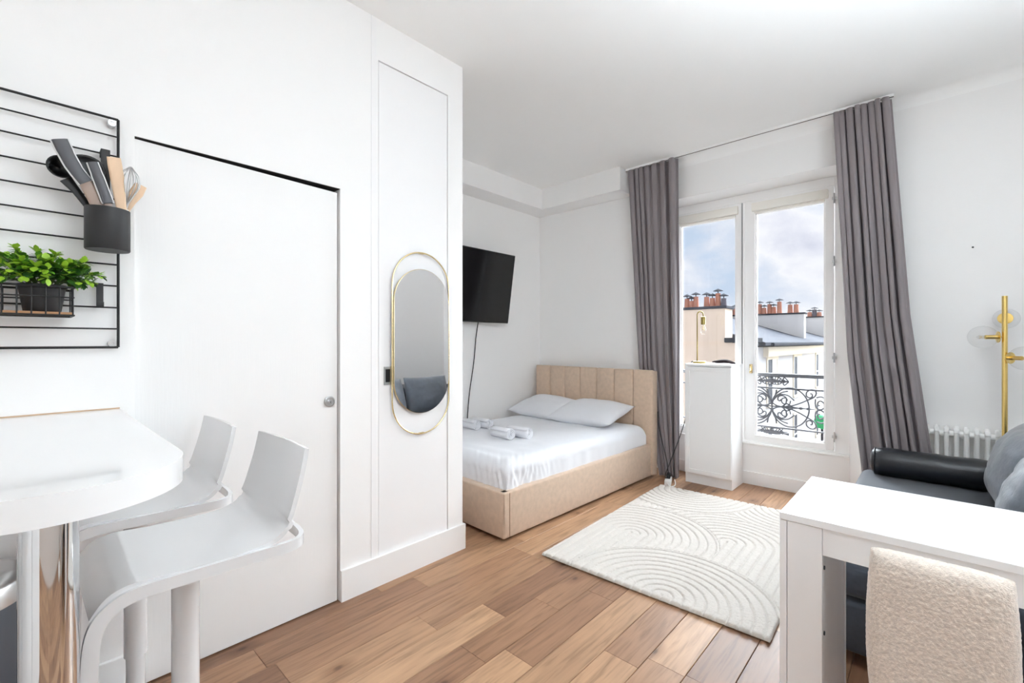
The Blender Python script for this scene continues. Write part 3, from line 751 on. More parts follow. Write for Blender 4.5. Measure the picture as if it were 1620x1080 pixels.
bm = new(); lathe(bm, [(.012, ze), (.014, ze - .012), (.022, ze - .045), (.021, ze - .07), (.012, ze - .088), (.001, ze - .093)], (hx, ly, 0), 20, cap=False); obj('bulb', bm, 'bulb_glass', tl, smooth=True)
obj('filament', tube(new(), orbit([(hx - .004, ly, ze - .01), (hx - .007, ly, ze - .055), (hx, ly, ze - .03), (hx + .007, ly, ze - .055), (hx + .004, ly, ze - .01)], 4), .0012, 6), 'gold', tl)
# folded dark leather case
bm = new(); y0 = 4.19
def case(u, v):
    a = 2 * PI * u; x = -1.353 + (v - .5) * .19; k = math.sin(PI * min(1, max(0, .04 + v * .93))) ** .5
    return Vector((x, y0 + math.cos(a) * .045 * k, CH + .016 + + .014 * math.sin(v * 4.4 - .4) * (v) + math.sin(a) * .017 * k + .006))
grid(bm, case, 18, 16, wrap=True); bmesh.ops.holes_fill(bm, edges=bm.edges)
tr = obj('leather_case', bm, 'leather_tray', smooth=True); tag(tr, 'dark brown soft case lying on the white cabinet', 'case')
tr.location.z = -.004
pts = [(lx - .02, 4.25, CH + .008), (CX0 - .012, 4.24, CH + .004), (CX0 - .02, 4.22, .93), (CX0 - .018, 4.15, .62), (CX0 - .035, 4.05, .42), (-1.72, 3.93, .20), (-1.745, 3.885, .09), (-1.742, 3.88, .048)]
obj('cord', tube(new(), orbit(pts, 8), .004, 8), 'cable_black', tl, smooth=True, label='black lamp cord')

# power strip by the curtain
ps = thing('power_strip', 'white power strip standing on the floor by the curtain', 'power strip', (-1.735, 3.915, 0), math.radians(20))
obj('housing', box(new(), -.028, .028, -.085, .085, 0, .042, .006), 'plastic_white', ps, world=False, smooth=40)
for q in (-.045, .0, .045):
    bm = new(); lathe(bm, [(.017, .042), (.017, .0435), (.001, .0435)], (0, q, 0), 18); obj('socket', bm, 'plastic_white', ps, world=False)
obj('plug', box(new(), -.016, .016, -.018, .018, .042, .085, .006), 'cable_black', ps, world=False)
obj('plug', box(new(), -.016, .016, .03, .066, .042, .08, .006), 'cable_black', ps, world=False)
obj('white_cord', tube(new(), orbit([(.0, -.085, .02), (.02, -.11, .006), (.055, -.08, .005), (.06, .0, .006), (.05, .06, .02)], 8), .004, 8), 'plastic_white', ps, world=False, smooth=True)
pc = obj('extension_cord', tube(new(), orbit([(-1.738, 3.925, .075), (-1.755, 3.925, .20), (-1.80, 3.93, .36), (-1.84, 3.94, .52), (-1.855, 3.96, .62)], 8), .0045, 8), 'cable_black', smooth=True); tag(pc, 'black cord rising from the power strip along the curtain', 'cord')

# ================================================================== CURTAINS
tk = thing('curtain_track', 'slim white ceiling curtain track above the window', 'curtain track', (-1.2, 4.0, CEIL - .02))
obj('rail', box(new(), -2.2, -.2, 3.990, 4.014, CEIL - .018, CEIL, .002), 'frame_white', tk)
obj('groove', box(new(), -2.2, -.2, 3.998, 4.006, CEIL - .0195, CEIL - .017), 'dark_gap', tk)
def lerp_tab(tab, z):
    tab = sorted(tab)
    if z <= tab[0][0]: return tab[0][1]
    for (a, b), (c, d) in zip(tab, tab[1:]):
        if z <= c: return b + (d - b) * (z - a) / (c - a)
    return tab[-1][1]
def curtain(name, label, L, R, folds, seed, zb=.012, y0=4.0, amp=.034, bulge=None, ytop=None):
    bm = new(); zt_ = CEIL - .02; n, m = 260, 80; rnd = random.Random(seed)
    ph = [rnd.uniform(-.4, .4) for _ in range(folds + 2)]; am = [rnd.uniform(.45, 1.3) for _ in range(folds + 2)]
    warp = [rnd.uniform(.45, 1.75) for _ in range(folds)]; tot = sum(warp); cum = [0]
    for q in warp: cum.append(cum[-1] + q / tot)
    def f(s, v):
        z = zb + (zt_ - zb) * v; l, r = lerp_tab(L, z), lerp_tab(R, z)
        k = next((i for i in range(folds) if s <= cum[i + 1] + 1e-9), folds - 1)
        loc = (s - cum[k]) / (cum[k + 1] - cum[k])
        th_ = 2 * PI * loc
        low = 1 - v
        # folds drift and soften towards the hem
        drift = fuzz((k * 3.1 + seed, z * .8, 0), 1.0, .8) * low
        A = amp * (am[k] * (1 - loc) + am[k + 1] * loc) * (1 - .25 * low + fuzz((s * 4, z * 1.3, seed), 1.0, .45) * low)
        x = l + (r - l) * s + .010 * math.sin(2 * th_) * (1 - .4 * low)
        y = (y0 if not ytop else y0 + (ytop - y0) * min(1, max(0, (z - 1.0) / 1.9))) + A * math.cos(th_ + drift * 2)
        y += fuzz((s * 9, z * 1.6, seed + 5), 1.0, .016) * (.35 + .65 * low) + A * .3 * math.sin(2 * th_ + k * 1.7) * (.3 + low)
        if bulge:
            bs, bz, ba = bulge
            y += ba * math.exp(-(((s - bs) / .14) ** 2 + ((z - bz) / .16) ** 2)) * math.sin((z - bz) * 26 + s * 9)
        return Vector((x, y, z))
    grid(bm, f, n, m)
    o = obj(name, bm, 'curtain', smooth=True); tag(o, label, 'curtain')
    md = o.modifiers.new('thickness', 'SOLIDIFY'); md.thickness = .0022
    return o
mat('curtain', (136, 128, 131), 0.75, bump=(700, 0.15, 0.001), mott=(3, 0.05, (1, 1, .3)), sheen=0.2)
curtain('curtain', 'grey floor length curtain hanging behind the headboard corner', [(2.92, -2.185), (1.02, -2.11), (.9, -2.08), (.0, -1.885)], [(2.92, -1.692), (0, -1.716)], 7, 4, y0=4.082, amp=.026, ytop=4.0)
curtain('curtain', 'grey floor length curtain flaring out between window and radiator', [(2.92, -.537), (1.17, -.456), (.374, -.377), (0, -.345)], [(2.92, -.213), (1.43, -.117), (.525, -.01), (0, .03)], 8, 11, y0=4.0, bulge=(.62, 1.15, .018))

# ================================================================== RADIATOR
rd = thing('radiator', 'white column radiator below the wall by the curtain', 'radiator', (.25, 4.07, .08))
x = .012 - .046 * 2
for k in range(13):
    bm = new()
    for yy in (4.06, 4.108): tube(bm, orbit([(x, yy, .10), (x, yy, .13), (x, yy, .66), (x, yy, .69)], 2), [.006] + [.0125] * 5 + [.008], 10)
    bm2 = bm; tube(bm2, orbit([(x, 4.055, .672), (x, 4.07, .70), (x, 4.10, .70), (x, 4.112, .672)], 4), .0135, 10); tube(bm2, orbit([(x, 4.055, .125), (x, 4.07, .10), (x, 4.10, .10), (x, 4.112, .125)], 4), .0135, 10)
    obj('column', bm2, 'radiator', rd, smooth=True); x += .046
for zz in (.665, .135): obj('header', tube(new(), [(-.09, 4.084, zz), (.48, 4.084, zz)], .02, 12), 'radiator', rd, smooth=40)
for xx in (-.07, .46):
    bm = new(); box(bm, xx - .01, xx + .01, 4.05, YW, .12, .15); box(bm, xx - .01, xx + .01, 4.055, 4.075, 0, .12); obj('support_foot', bm, 'radiator', rd)

# ================================================================== FLOOR LAMP
FX, FY = ony(1589.5, 560, 3.98).x, 3.98
fl_ = thing('floor_lamp', 'gold floor lamp with clear glass globes behind the sofa', 'lamp', (FX, FY, 0))
bm = new(); lathe(bm, [(.14, 0), (.14, .015), (.13, .02), (.001, .022)], (FX, FY, 0), 36); obj('base', bm, 'gold', fl_, smooth=40)
zt = ony(1590, 468, FY).z; bm = new(); tube(bm, [(FX, FY, .015), (FX, FY, zt)], .0125, 16); obj('pole', bm, 'gold', fl_, smooth=40)
def lamp_arm(dirv, z, name='lamp_head', R=.068):
    D = Vector(dirv).normalized(); c0 = Vector((FX, FY, z)); q = D.to_track_quat('Z', 'X').to_matrix()
    def turn(bm, off):
        bmesh.ops.transform(bm, matrix=Matrix.Translation(c0 + D * off) @ q.to_4x4(), verts=bm.verts); return bm
    bm = new(); tube(bm, [(0, 0, 0), (0, 0, .03)], .004, 8); lathe(bm, [(.008, .022), (.033, .026), (.034, .030), (.012, .033)], (0, 0, 0), 24); lathe(bm, [(.0125, .03), (.0125, .085), (.011, .086)], (0, 0, 0), 16)
    h = obj(name, turn(bm, 0), 'gold', fl_, smooth=40)
    bm = new(); prof = [(.028, .034)] + [(max(.0005, R * math.sin(t)), .034 + R * .9 - R * math.cos(t)) for t in [.5 + (PI - .5) * k / 18 for k in range(19)]]
    lathe(bm, prof, (0, 0, 0), 28, cap=False); obj('glass_globe', turn(bm, 0), 'bulb_glass', h, smooth=True)
    bm = new(); lathe(bm, [(.008, .085), (.012, .10), (.013, .112), (.001, .125)], (0, 0, 0), 14, cap=False); obj('bulb', turn(bm, 0), 'bulb_glass', h, smooth=True)
    bm = new(); tube(bm, orbit([(-.003, 0, .086), (-.006, 0, .112), (0, 0, .098), (.006, 0, .112), (.003, 0, .086)], 3), .0011, 5); obj('filament', turn(bm, 0), 'gold', h)
lamp_arm((-1, -.25, 0), ony(1570, 533, FY).z)
lamp_arm((.15, 1, 0), ony(1598, 503, FY).z, R=.06)
lamp_arm((.9, -.75, 0), ony(1605, 566, FY).z)

# ================================================================== SOFA, BOLSTER, PILLOWS
sf_ = thing('sofa', 'dark grey fabric sofa bed under the bolster cushion', 'sofa', (.3, 3.05, 0))
SX0, SX1, SY0, SY1 = -.365, .97, 2.19, 3.9
bm = box(new(), SX0 + .01, SX1, SY0, SY1 - .02, .05, .25, .02, 3); obj('base', bm, 'sofa_grey', sf_, smooth=40)
bm = box(new(), SX0, .62, SY0 - .0, SY1, .255, .405, .05, 5); obj('seat', bm, 'sofa_grey', sf_, smooth=40)
bm = box(new(), .46, SX1, SY0, SY1, .405, .70, .06, 5); obj('backrest', bm, 'sofa_grey', sf_, smooth=40)
for xx in (SX0 + .08, SX1 - .08):
    for yy in (SY0 + .08, SY1 - .1): obj('leg', lathe(new(), [(.018, 0), (.024, .06)], (xx, yy, 0), 14), 'black_plastic', sf_)
bol = thing('bolster', 'shiny black cylindrical bolster across the far end of the sofa', 'cushion', (-.0, 3.74, .41))
bm = new(); R = .088; prof = [(.001, -.33), (.045, -.332), (.07, -.322), (R - .004, -.30), (R, -.27)] + [(R + .003 * math.sin(k * 2.1), -.27 + .54 * k / 9) for k in range(1, 9)] + [(R, .27), (R - .004, .30), (.07, .322), (.045, .332), (.001, .33)]
lathe(bm, prof, (.03, 3.75, .405 + R), 36, 'x'); obj('cover', bm, 'leather', bol, smooth=True)
for s in (-1, 1):
    bm = new(); tube(bm, [(.03 + s * .31, 3.75 + (R - .006) * math.cos(t), .405 + R + (R - .006) * math.sin(t)) for t in [2 * PI * k / 28 for k in range(28)]], .004, 6, closed=True); obj('piping', bm, 'leather', bol, smooth=True)
def sofa_pillow(loc, rot, label, seed, w=.50, h=.46, t=.22):
    o = obj('sofa_pillow', pillow_mesh(w, h, t, seed, pinch=.04), 'pillow_grey', smooth=True); place(o, loc, rot); tag(o, label, 'cushion', 'grey cushions on the sofa'); return o
sofa_pillow((.325, 3.35, .62), (0, -76, 3), 'grey sheen cushion leaning on the sofa beside the bolster', 21, .44, .60, .24)
sofa_pillow((.325, 2.80, .615), (0, -72, -4), 'grey sheen cushion leaning on the sofa away from the bolster', 25, .44, .46, .24)

# ================================================================== CONSOLE TABLE
TX0, TX1, TY0, TY1, TH_ = -.34, .58, 1.545, 2.035, .75
tb = thing('console_table', 'white extendable console table with box legs', 'table', (.12, 1.79, 0))
obj('table_top', box(new(), TX0, TX1, TY0, 1.8075, TH_ - .021, TH_, .0015), 'table_white', tb)
obj('table_top', box(new(), TX0, TX1, 1.8095, TY1, TH_ - .021, TH_, .0015), 'table_white', tb)
for x0, x1_ in ((TX0, TX0 + .018), (TX1 - .018, TX1)): obj('side_panel', box(new(), x0, x1_, TY0 + .002, TY1 - .002, 0, TH_ - .0225, .001), 'table_white', tb)
for x0, x1_, sgn in ((TX0 + .0195, TX0 + .106, 1), (TX1 - .106, TX1 - .0195, -1)):
    lg = obj('leg', box(new(), x0, x1_, TY0 + .003, TY0 + .021, 0, TH_ - .0225, .001), 'table_white', tb)
    obj('leg', box(new(), x0, x1_, TY1 - .021, TY1 - .003, 0, TH_ - .0225, .001), 'table_white', tb)
    xi0 = x1_ - .018 if sgn > 0 else x0
    ip = obj('inner_panel', box(new(), xi0, xi0 + .018, TY0 + .021, TY1 - .06, 0, TH_ - .1), 'table_white', tb)
    for zz in (.607, .418, .233):
        bm = new(); xx = xi0 + (.018 if sgn > 0 else 0)
        lathe(bm, [(.006, 0), (.0055, .003 * sgn), (.0005, .003 * sgn)], (xx, TY0 + .032, zz), 12, 'x'); obj('screw', bm, 'iron', ip)
obj('apron', box(new(), TX0 + .107, TX1 - .107, TY0 + .006, TY0 + .024, TH_ - .0985, TH_ - .0225), 'table_white', tb)
obj('apron', box(new(), TX0 + .107, TX1 - .107, TY1 - .024, TY1 - .006, TH_ - .0985, TH_ - .0225), 'table_white', tb)

# ================================================================== BOUCLE CHAIR
chp = thing('chair', 'cream boucle chair pushed up to the console table', 'chair', (.01, 1.30, 0))
YC = 1.29
xl_, xr_ = ony(1369, 900, YC - .02).x, ony(1619, 980, YC - .02).x
def pad():
    bm = new(); n, m = 150, 200; cx_ = (xl_ + xr_) / 2; hw = (xr_ - xl_) / 2; z0_, z1_ = .40, .803; zc = (z0_ + z1_) / 2; hh = (z1_ - z0_) / 2
    def f(u, v, sg):
        a, b = 2 * u - 1, 2 * v - 1
        px = a * math.sqrt(1 - .30 * b * b * (1 if b < 0 else .55)); pz = b * math.sqrt(1 - .09 * a ** 4)
        th_ = (max(0, 1 - abs(a) ** 9) * max(0, 1 - abs(b) ** 10)) ** .5
        x = cx_ + hw * px * 1.02; z = zc + hh * pz * 1.03
        y = YC + .10 * ((x - cx_) ** 2) / hw * 1.1 - .035 * (z - zc) + sg * .034 * th_
        q = Vector((x, y, z)); d = noise.noise(q * 230) * .0016 + noise.noise(q * 110) * .001
        return q + Vector((px * .5 * (1 - th_), sg * th_, pz * .6 * (1 - th_))) * d
    grid(bm, lambda u, v: f(u, v, -1), 170, 210); grid(bm, lambda u, v: f(u, v, 1), 60, 60)
    return bm
obj('backrest', pad(), 'boucle', chp, smooth=True)
bm = box(new(), -.095, .125, 1.32, 1.66, .40, .48, .035, 4); obj('seat', bm, 'boucle', chp, smooth=True)
for xx in (-.07, .10):
    for yy in (1.35, 1.62): obj('leg', tube(new(), [(xx, yy, 0), (xx, yy, .41)], [.010, .014], 12), 'chair_leg', chp, smooth=40)

# ================================================================== BREAKFAST BAR
bar = thing('breakfast_bar', 'glossy white rounded breakfast bar on a chrome column', 'bar counter', (-1.2, .035, 0))
out = [(XL, .236), (-1.2, .236)] + [(-1.2 + .2 * math.sin(t), .035 + .201 * math.cos(t)) for t in [PI * k / 40 for k in range(1, 40)]] + [(-1.2, -.166), (XL, -.166)]
bm = prism(new(), out, .974, 1.024)
bmesh.ops.bevel(bm, geom=[e for e in bm.edges if abs(e.verts[0].co.z - e.verts[1].co.z) < 1e-5], offset=.002, segments=2, affect='EDGES')
obj('worktop', bm, 'gloss_white', bar, smooth=30)
bm = new(); lathe(bm, [(.041, .012), (.041, .974)], (-1.205, .035, 0), 64); obj('column', bm, 'chrome', bar, smooth=40)
bm = new(); lathe(bm, [(.17, 0), (.17, .006), (.16, .012), (.06, .014)], (-1.2, .035, 0), 48); obj('foot_plate', bm, 'chrome', bar, smooth=40)
obj('wall_joint', box(new(), XL, XL + .004, -.166, .236, 1.0235, 1.0275), 'caulk', bar)

# ================================================================== BAR STOOLS
def bar_stool(loc, label):
    s = thing('bar_stool', label, 'stool', loc, 0, 'white bar stools at the breakfast bar')
    prof = orbit([(.243, .975), (.232, .92), (.216, .86), (.196, .80), (.165, .758), (.11, .742), (.03, .738), (-.06, .742), (-.125, .746), (-.165, .733), (-.19, .70)], 5)
    prof = [(q.x, q.y) for q in [Vector((a[0], a[1])) for a in prof]]
    m = len(prof); bm = new(); nx = 17; TH2 = .006
    nr = []
    for i in range(m):
        a, b = Vector(prof[max(i - 1, 0)]), Vector(prof[min(i + 1, m - 1)]); d = (b - a).normalized(); nr.append(Vector((-d.y, d.x)))
    def side(sg):
        V = []
        for i in range(m):
            row = []
            hw = .180 if prof[i][1] < .80 else .180 - .006 * (prof[i][1] - .8) / .17
            for j in range(nx):
                xx = (2 * j / (nx - 1) - 1) * hw
                dish = .010 * (xx / hw) ** 2
                row.append(bm.verts.new((xx, prof[i][0] + nr[i].x * (sg * TH2) - dish * (1 if prof[i][1] > .8 else 0), prof[i][1] + nr[i].y * sg * TH2 + (dish * .6 if prof[i][1] < .78 else 0))))
            V.append(row)
        return V
    A, B = side(1), side(-1)
    for i in range(m - 1):
        for j in range(nx - 1):
            bm.faces.new((A[i][j], A[i][j + 1], A[i + 1][j + 1], A[i + 1][j])); bm.faces.new((B[i][j], B[i + 1][j], B[i + 1][j + 1], B[i][j + 1]))
        bm.faces.new((A[i][0], A[i + 1][0], B[i + 1][0], B[i][0])); bm.faces.new((A[i][-1], B[i][-1], B[i + 1][-1], A[i + 1][-1]))
    for j in range(nx - 1):
        bm.faces.new((A[0][j], B[0][j], B[0][j + 1], A[0][j + 1])); bm.faces.new((A[-1][j], A[-1][j + 1], B[-1][j + 1], B[-1][j]))
    obj('seat_shell', bm, 'stool_white', s, world=False, smooth=50)
    # flat-bar loop: round the seat, bending down at the front into the footrest
    half = [(0, .240, .733), (.10, .238, .733), (.160, .222, .733), (.181, .18, .733), (.183, .08, .735), (.183, -.06, .737), (.183, -.125, .735), (.183, -.165, .718), (.183, -.188, .68), (.183, -.195, .60), (.183, -.197, .45), (.183, -.198, .37), (.172, -.20, .335), (.14, -.20, .325), (0, -.20, .325)]
    full = orbit(half, 5); full = full + [Vector((-p.x, p.y, p.z)) for p in full[-2:0:-1]]
    bm = new(); n = len(full); rings = []
    for i, p in enumerate(full):
        t = (full[(i + 1) % n] - full[i - 1]).normalized()
        # section: wide across the seat plane, thin across
        if abs(p.x) > .175 or True:
            xaxis = Vector((1, 0, 0)) if abs(t.x) < .5 else Vector((0, 1, 0)) if abs(t.z) < .9 and p.z > .6 else Vector((0, 1, 0))
            up = t.cross(xaxis).normalized(); sd = up.cross(t).normalized()
        a, b = .006, .0135
        rings.append([bm.verts.new(p + sd * sx_ * a + up * sy_ * b) for sx_, sy_ in ((-1, -1), (1, -1), (1, 1), (-1, 1))])
    # keep section orientation continuous
    for i in range(n):
        R1, R2 = rings[i], rings[(i + 1) % n]
        best = min(range(4), key=lambda k: sum((R1[j].co - R2[(j + k) % 4].co).length for j in range(4)))
        best2 = min(range(4), key=lambda k: sum((R1[j].co - R2[(k - j) % 4].co).length for j in range(4)))
        s1 = sum((R1[j].co - R2[(j + best) % 4].co).length for j in range(4)); s2 = sum((R1[j].co - R2[(best2 - j) % 4].co).length for j in range(4))
        idx = [(j + best) % 4 for j in range(4)] if s1 <= s2 else [(best2 - j) % 4 for j in range(4)]
        for j in range(4):
            k = (j + 1) % 4
            try: bm.faces.new((R1[j], R1[k], R2[idx[k]], R2[idx[j]]))
            except ValueError: pass
    obj('frame_loop', bm, 'stool_white', s, world=False, smooth=40)
    bm = new(); box(bm, -.16, .16, -.05, .05, .722, .735, .004); obj('seat_mount', bm, 'stool_white', s, world=False)
    bm = new(); lathe(bm, [(.030, .256), (.030, .725)], (0, 0, 0), 32); obj('column', bm, 'stool_white', s, world=False, smooth=40)
    bm = new(); lathe(bm, [(.025, .015), (.025, .262)], (0, 0, 0), 32); obj('piston', bm, 'stool_white', s, world=False, smooth=40)
    bm = new(); lathe(bm, [(.185, 0), (.185, .006), (.17, .012), (.026, .018)], (0, 0, 0), 48); obj('base', bm, 'stool_white', s, world=False, smooth=40)
    return s
bar_stool((-1.40, .285, 0), 'glossy white bar stool beside the chrome column')
bar_stool((-1.885, .25, 0), 'glossy white bar stool tucked against the sliding door wall')

# ================================================================== BIN
bn = thing('waste_bin', 'round dark grey bin with steel lid under the bar', 'bin', (-1.86, -.140, 0))
bm = new(); lathe(bm, [(.14, 0), (.145, .01), (.15, .58), (.148, .585)], (-1.86, -.140, 0), 40); obj('body', bm, 'bin_grey', bn, smooth=40)
bm = new(); lathe(bm, [(.156, .575), (.157, .62), (.15, .635), (.11, .655), (.001, .665)], (-1.86, -.140, 0), 40); obj('lid', bm, 'steel', bn, smooth=40)

# ================================================================== WIRE RACK AND WHAT HANGS ON IT
RX = XL + .022
rk = thing('wire_rack', 'black wire grid rack screwed to the kitchen wall', 'wire rack', (XL, 0, 1.24))
yr_ = onx(187, 400, RX).y; zr = lambda v: onx(187, v, RX).z
yl2 = yr_ - .62
bm = new(); fr = [(RX, yl2, zr(190)), (RX, yr_, zr(190)), (RX, yr_, zr(549)), (RX, yl2, zr(549))]
for a, b in zip(fr, fr[1:] + fr[:1]): tube(bm, [a, b], .0042, 8)
obj('rack_frame', bm, 'rack_black', rk, smooth=40)
for v in (217, 248, 282.5, 316, 350, 384.5, 419, 452.5, 486.7, 520):
    obj('wire', tube(new(), [(RX - .003, yl2, zr(v)), (RX - .003, yr_, zr(v))], .0028, 8), 'rack_black', rk, smooth=40)
for yy in (yr_ - .016, yl2 + .016):
    for v in (197, 543):
        bm = new(); lathe(bm, [(.012, 0), (.012, .022), (.011, .024), (.005, .024), (.004, .022), (.001, .022)], (XL, yy, zr(v)), 20, 'x'); obj('washer_screw', bm, 'steel', rk, smooth=40)
# utensil holder
ca = onx(139, 365, -2.0); cb_ = onx(201, 365, -2.0); cyc = (ca.y + cb_.y) / 2 ; CRAD = .058
cz0, cz1 = onx(170, 396, -2.0).z, onx(170, 331, -2.0).z
CXC = -2.005
cup = thing('utensil_holder', 'black metal utensil cup hooked on the wire rack', 'utensil holder', (CXC, cyc, cz0))
bm = new(); lathe(bm, [(.001, cz0), (CRAD - .002, cz0), (CRAD, cz0 + .003), (CRAD, cz1), (CRAD - .003, cz1), (CRAD - .003, cz0 + .004), (.001, cz0 + .004)], (CXC, cyc, 0), 48, cap=False); obj('cup', bm, 'black_matte', cup, smooth=40)
bm = new(); hz_ = zr(248)
box(bm, CXC - CRAD - .006, CXC - CRAD + .002, cyc - .012, cyc + .012, cz1 - .06, hz_ + .008, .001); box(bm, RX - .010, CXC - CRAD + .002, cyc - .012, cyc + .012, hz_ + .004, hz_ + .008, .001); box(bm, RX - .012, RX - .008, cyc - .012, cyc + .012, hz_ - .014, hz_ + .008, .001)
obj('hook', bm, 'black_matte', cup)
def U(u, v, x): return onx(u, v, x)
def into(u, v, x, du, depth=.05):
    """point inside the cup below its rim"""
    return Vector((x, cyc + du, cz1 - depth))
UT = 'utensils in the black cup'
def oriented_tube(bm, pts, widths, thick, n=12):
    """flat handle: wide across the wall plane (y-z), thin in x"""
    P = [Vector(p) for p in pts]; rings = []
    for i, p in enumerate(P):
        t = (P[min(i + 1, len(P) - 1)] - P[max(i - 1, 0)]).normalized(); nx_ = Vector((1, 0, 0)); sd = t.cross(nx_).normalized(); nn = sd.cross(t).normalized()
        rings.append([bm.verts.new(p + sd * math.copysign(abs(math.cos(a)) ** .6, math.cos(a)) * widths[i] / 2 + nn * math.copysign(abs(math.sin(a)) ** .6, math.sin(a)) * thick / 2) for a in [2 * PI * k / n for k in range(n)]])
    for A, B in zip(rings, rings[1:]):
        for k in range(n): bm.faces.new((A[k], A[(k + 1) % n], B[(k + 1) % n], B[k]))
    bm.faces.new(rings[0][::-1]); bm.faces.new(rings[-1]); return bm
def knife(label, pts, widths, gpts, gw, x):
    k = thing('kitchen_knife', label, 'knife', gpts[-1], 0, UT)
    h = obj('handle', oriented_tube(new(), orbit(pts, 4), [widths[min(i // 4, len(widths) - 1)] for i in range((len(pts) - 1) * 4 + 1)], .022), 'knife_grey', k, smooth=50)
    e = [Vector(p) + Vector((.0, -.0, 0)) for p in pts]
    obj('handle_edge', oriented_tube(new(), orbit(pts, 4), [widths[min(i // 4, len(widths) - 1)] + .006 for i in range((len(pts) - 1) * 4 + 1)], .010), 'knife_white', k, smooth=50)
    obj('blade_guard', oriented_tube(new(), gpts, gw, .008), 'guard', k, smooth=50)
x = CXC + .025
knife('large grey handled kitchen knife leaning out of the black cup', [U(94, 221, x), U(105, 244, x), U(119, 268, x), U(136, 289, x)], [.040, .038, .036, .036], [U(134, 287, x), U(146, 308, x), U(158, 332, x), into(0, 0, x, -.010, .10)], [.034, .036, .036, .03], x)
x = CXC + .035
knife('small grey and white handled knife in the black cup', [U(146, 257, x), U(155, 280, x), U(163, 301, x), U(171, 322, x)], [.026, .028, .028, .026], [U(170, 320, x), U(173, 330, x), into(0, 0, x, .0, .10)], [.02, .02, .016], x)
x = CXC - .01
ld = thing('ladle', 'black nylon ladle in the cup on the wire rack', 'ladle', into(0, 0, x, -.03, .1), 0, UT)
obj('handle', oriented_tube(new(), [U(104, 283, x), U(120, 301, x), U(142, 330, x), into(0, 0, x, -.015, .10)], [.034, .024, .020, .016], .012), 'black_plastic', ld, smooth=50)
bm = new(); c = U(97, 265, x)
lathe(bm, [(.001, -.022), (.018, -.018), (.030, -.004), (.035, .012), (.032, .012), (.026, -.002), (.001, -.014)], c, 24, 'x'); obj('bowl', bm, 'black_plastic', ld, smooth=True)
x = CXC - .028
ss = thing('skimmer_spoon', 'black slotted serving spoon behind the knives in the cup', 'spoon', into(0, 0, x, 0, .1), 0, UT)
obj('handle', oriented_tube(new(), [U(143, 285, x), U(152, 310, x), U(160, 333, x), into(0, 0, x, -.002, .10)], [.03, .02, .018, .016], .010), 'black_plastic', ss, smooth=50)
bm = new(); grid(bm, lambda u, v: U(136, 266, x) + Vector((.012 * (v * v) - .006 + .006, math.cos(2 * PI * u) * .048 * v, math.sin(2 * PI * u) * .040 * v)), 28, 8, wrap=True)
so_ = obj('bowl', bm, 'black_plastic', ss, smooth=True); so_.modifiers.new('thickness', 'SOLIDIFY').thickness = .004
x = CXC + .012
sp = thing('wooden_spatula', 'flat pale wooden spatula standing in the black cup', 'spatula', into(0, 0, x, .02, .1), 0, UT)
obj('blade', oriented_tube(new(), [U(180, 249, x), U(182, 262, x), U(187, 292, x), U(190, 316, x), U(193, 336, x), into(0, 0, x, .028, .10)], [.036, .038, .036, .030, .026, .022], .006), 'wood_light', sp, smooth=50)
x = CXC - .02
wsn = thing('wooden_spoon', 'wooden spoon tilted towards the door from the cup', 'spoon', into(0, 0, x, .03, .1), 0, UT)
obj('spoon_body', oriented_tube(new(), [U(223, 293, x), U(216, 305, x), U(208, 318, x), U(201, 333, x), into(0, 0, x, .018, .10)], [.034, .038, .026, .014, .012], .008), 'wood_light', wsn, smooth=50)
x = CXC - .002
wk = thing('whisk', 'steel balloon whisk standing in the black cup', 'whisk', into(0, 0, x, .03, .1), 0, UT)
b0 = U(199, 334, x); tp = U(207, 264, x); ax = (tp - b0)
for k in range(6):
    an = PI * k / 6; dv = Vector((math.cos(an), 0, 0)) + ax.normalized().cross(Vector((1, 0, 0))) * math.sin(an)
    P = [b0 + ax * t + dv * .030 * math.sin(PI * t ** 1.7) for t in (0, .2, .4, .6, .8, .93, 1)] + [b0 + ax * t - dv * .030 * math.sin(PI * t ** 1.7) for t in (.93, .8, .6, .4, .2, 0)]
    obj('wire_loop', tube(new(), orbit(P, 3), .0013, 6), 'steel', wk, smooth=True)
obj('handle', tube(new(), [b0 + ax * .03, b0, into(0, 0, x, .022, .10)], .007, 10), 'steel', wk, smooth=40)
# empty black hook
p = onx(158, 450, RX + .004); q = onx(158, 485, RX + .004)
hk = thing('rack_hook', 'small empty black hook clipped on the wire rack', 'hook', (RX, p.y, q.z))
bm = new(); box(bm, RX + .001, RX + .004, p.y - .009, p.y + .009, q.z, p.z + .004, .0008); box(bm, RX + .001, RX + .022, p.y - .009, p.y + .009, q.z, q.z + .003, .0008); box(bm, RX + .019, RX + .022, p.y - .009, p.y + .009, q.z, q.z + .016, .0008); box(bm, RX - .007, RX + .004, p.y - .009, p.y + .009, zr(452.5) + .003, zr(452.5) + .006)
obj('plate', bm, 'black_matte', hk)
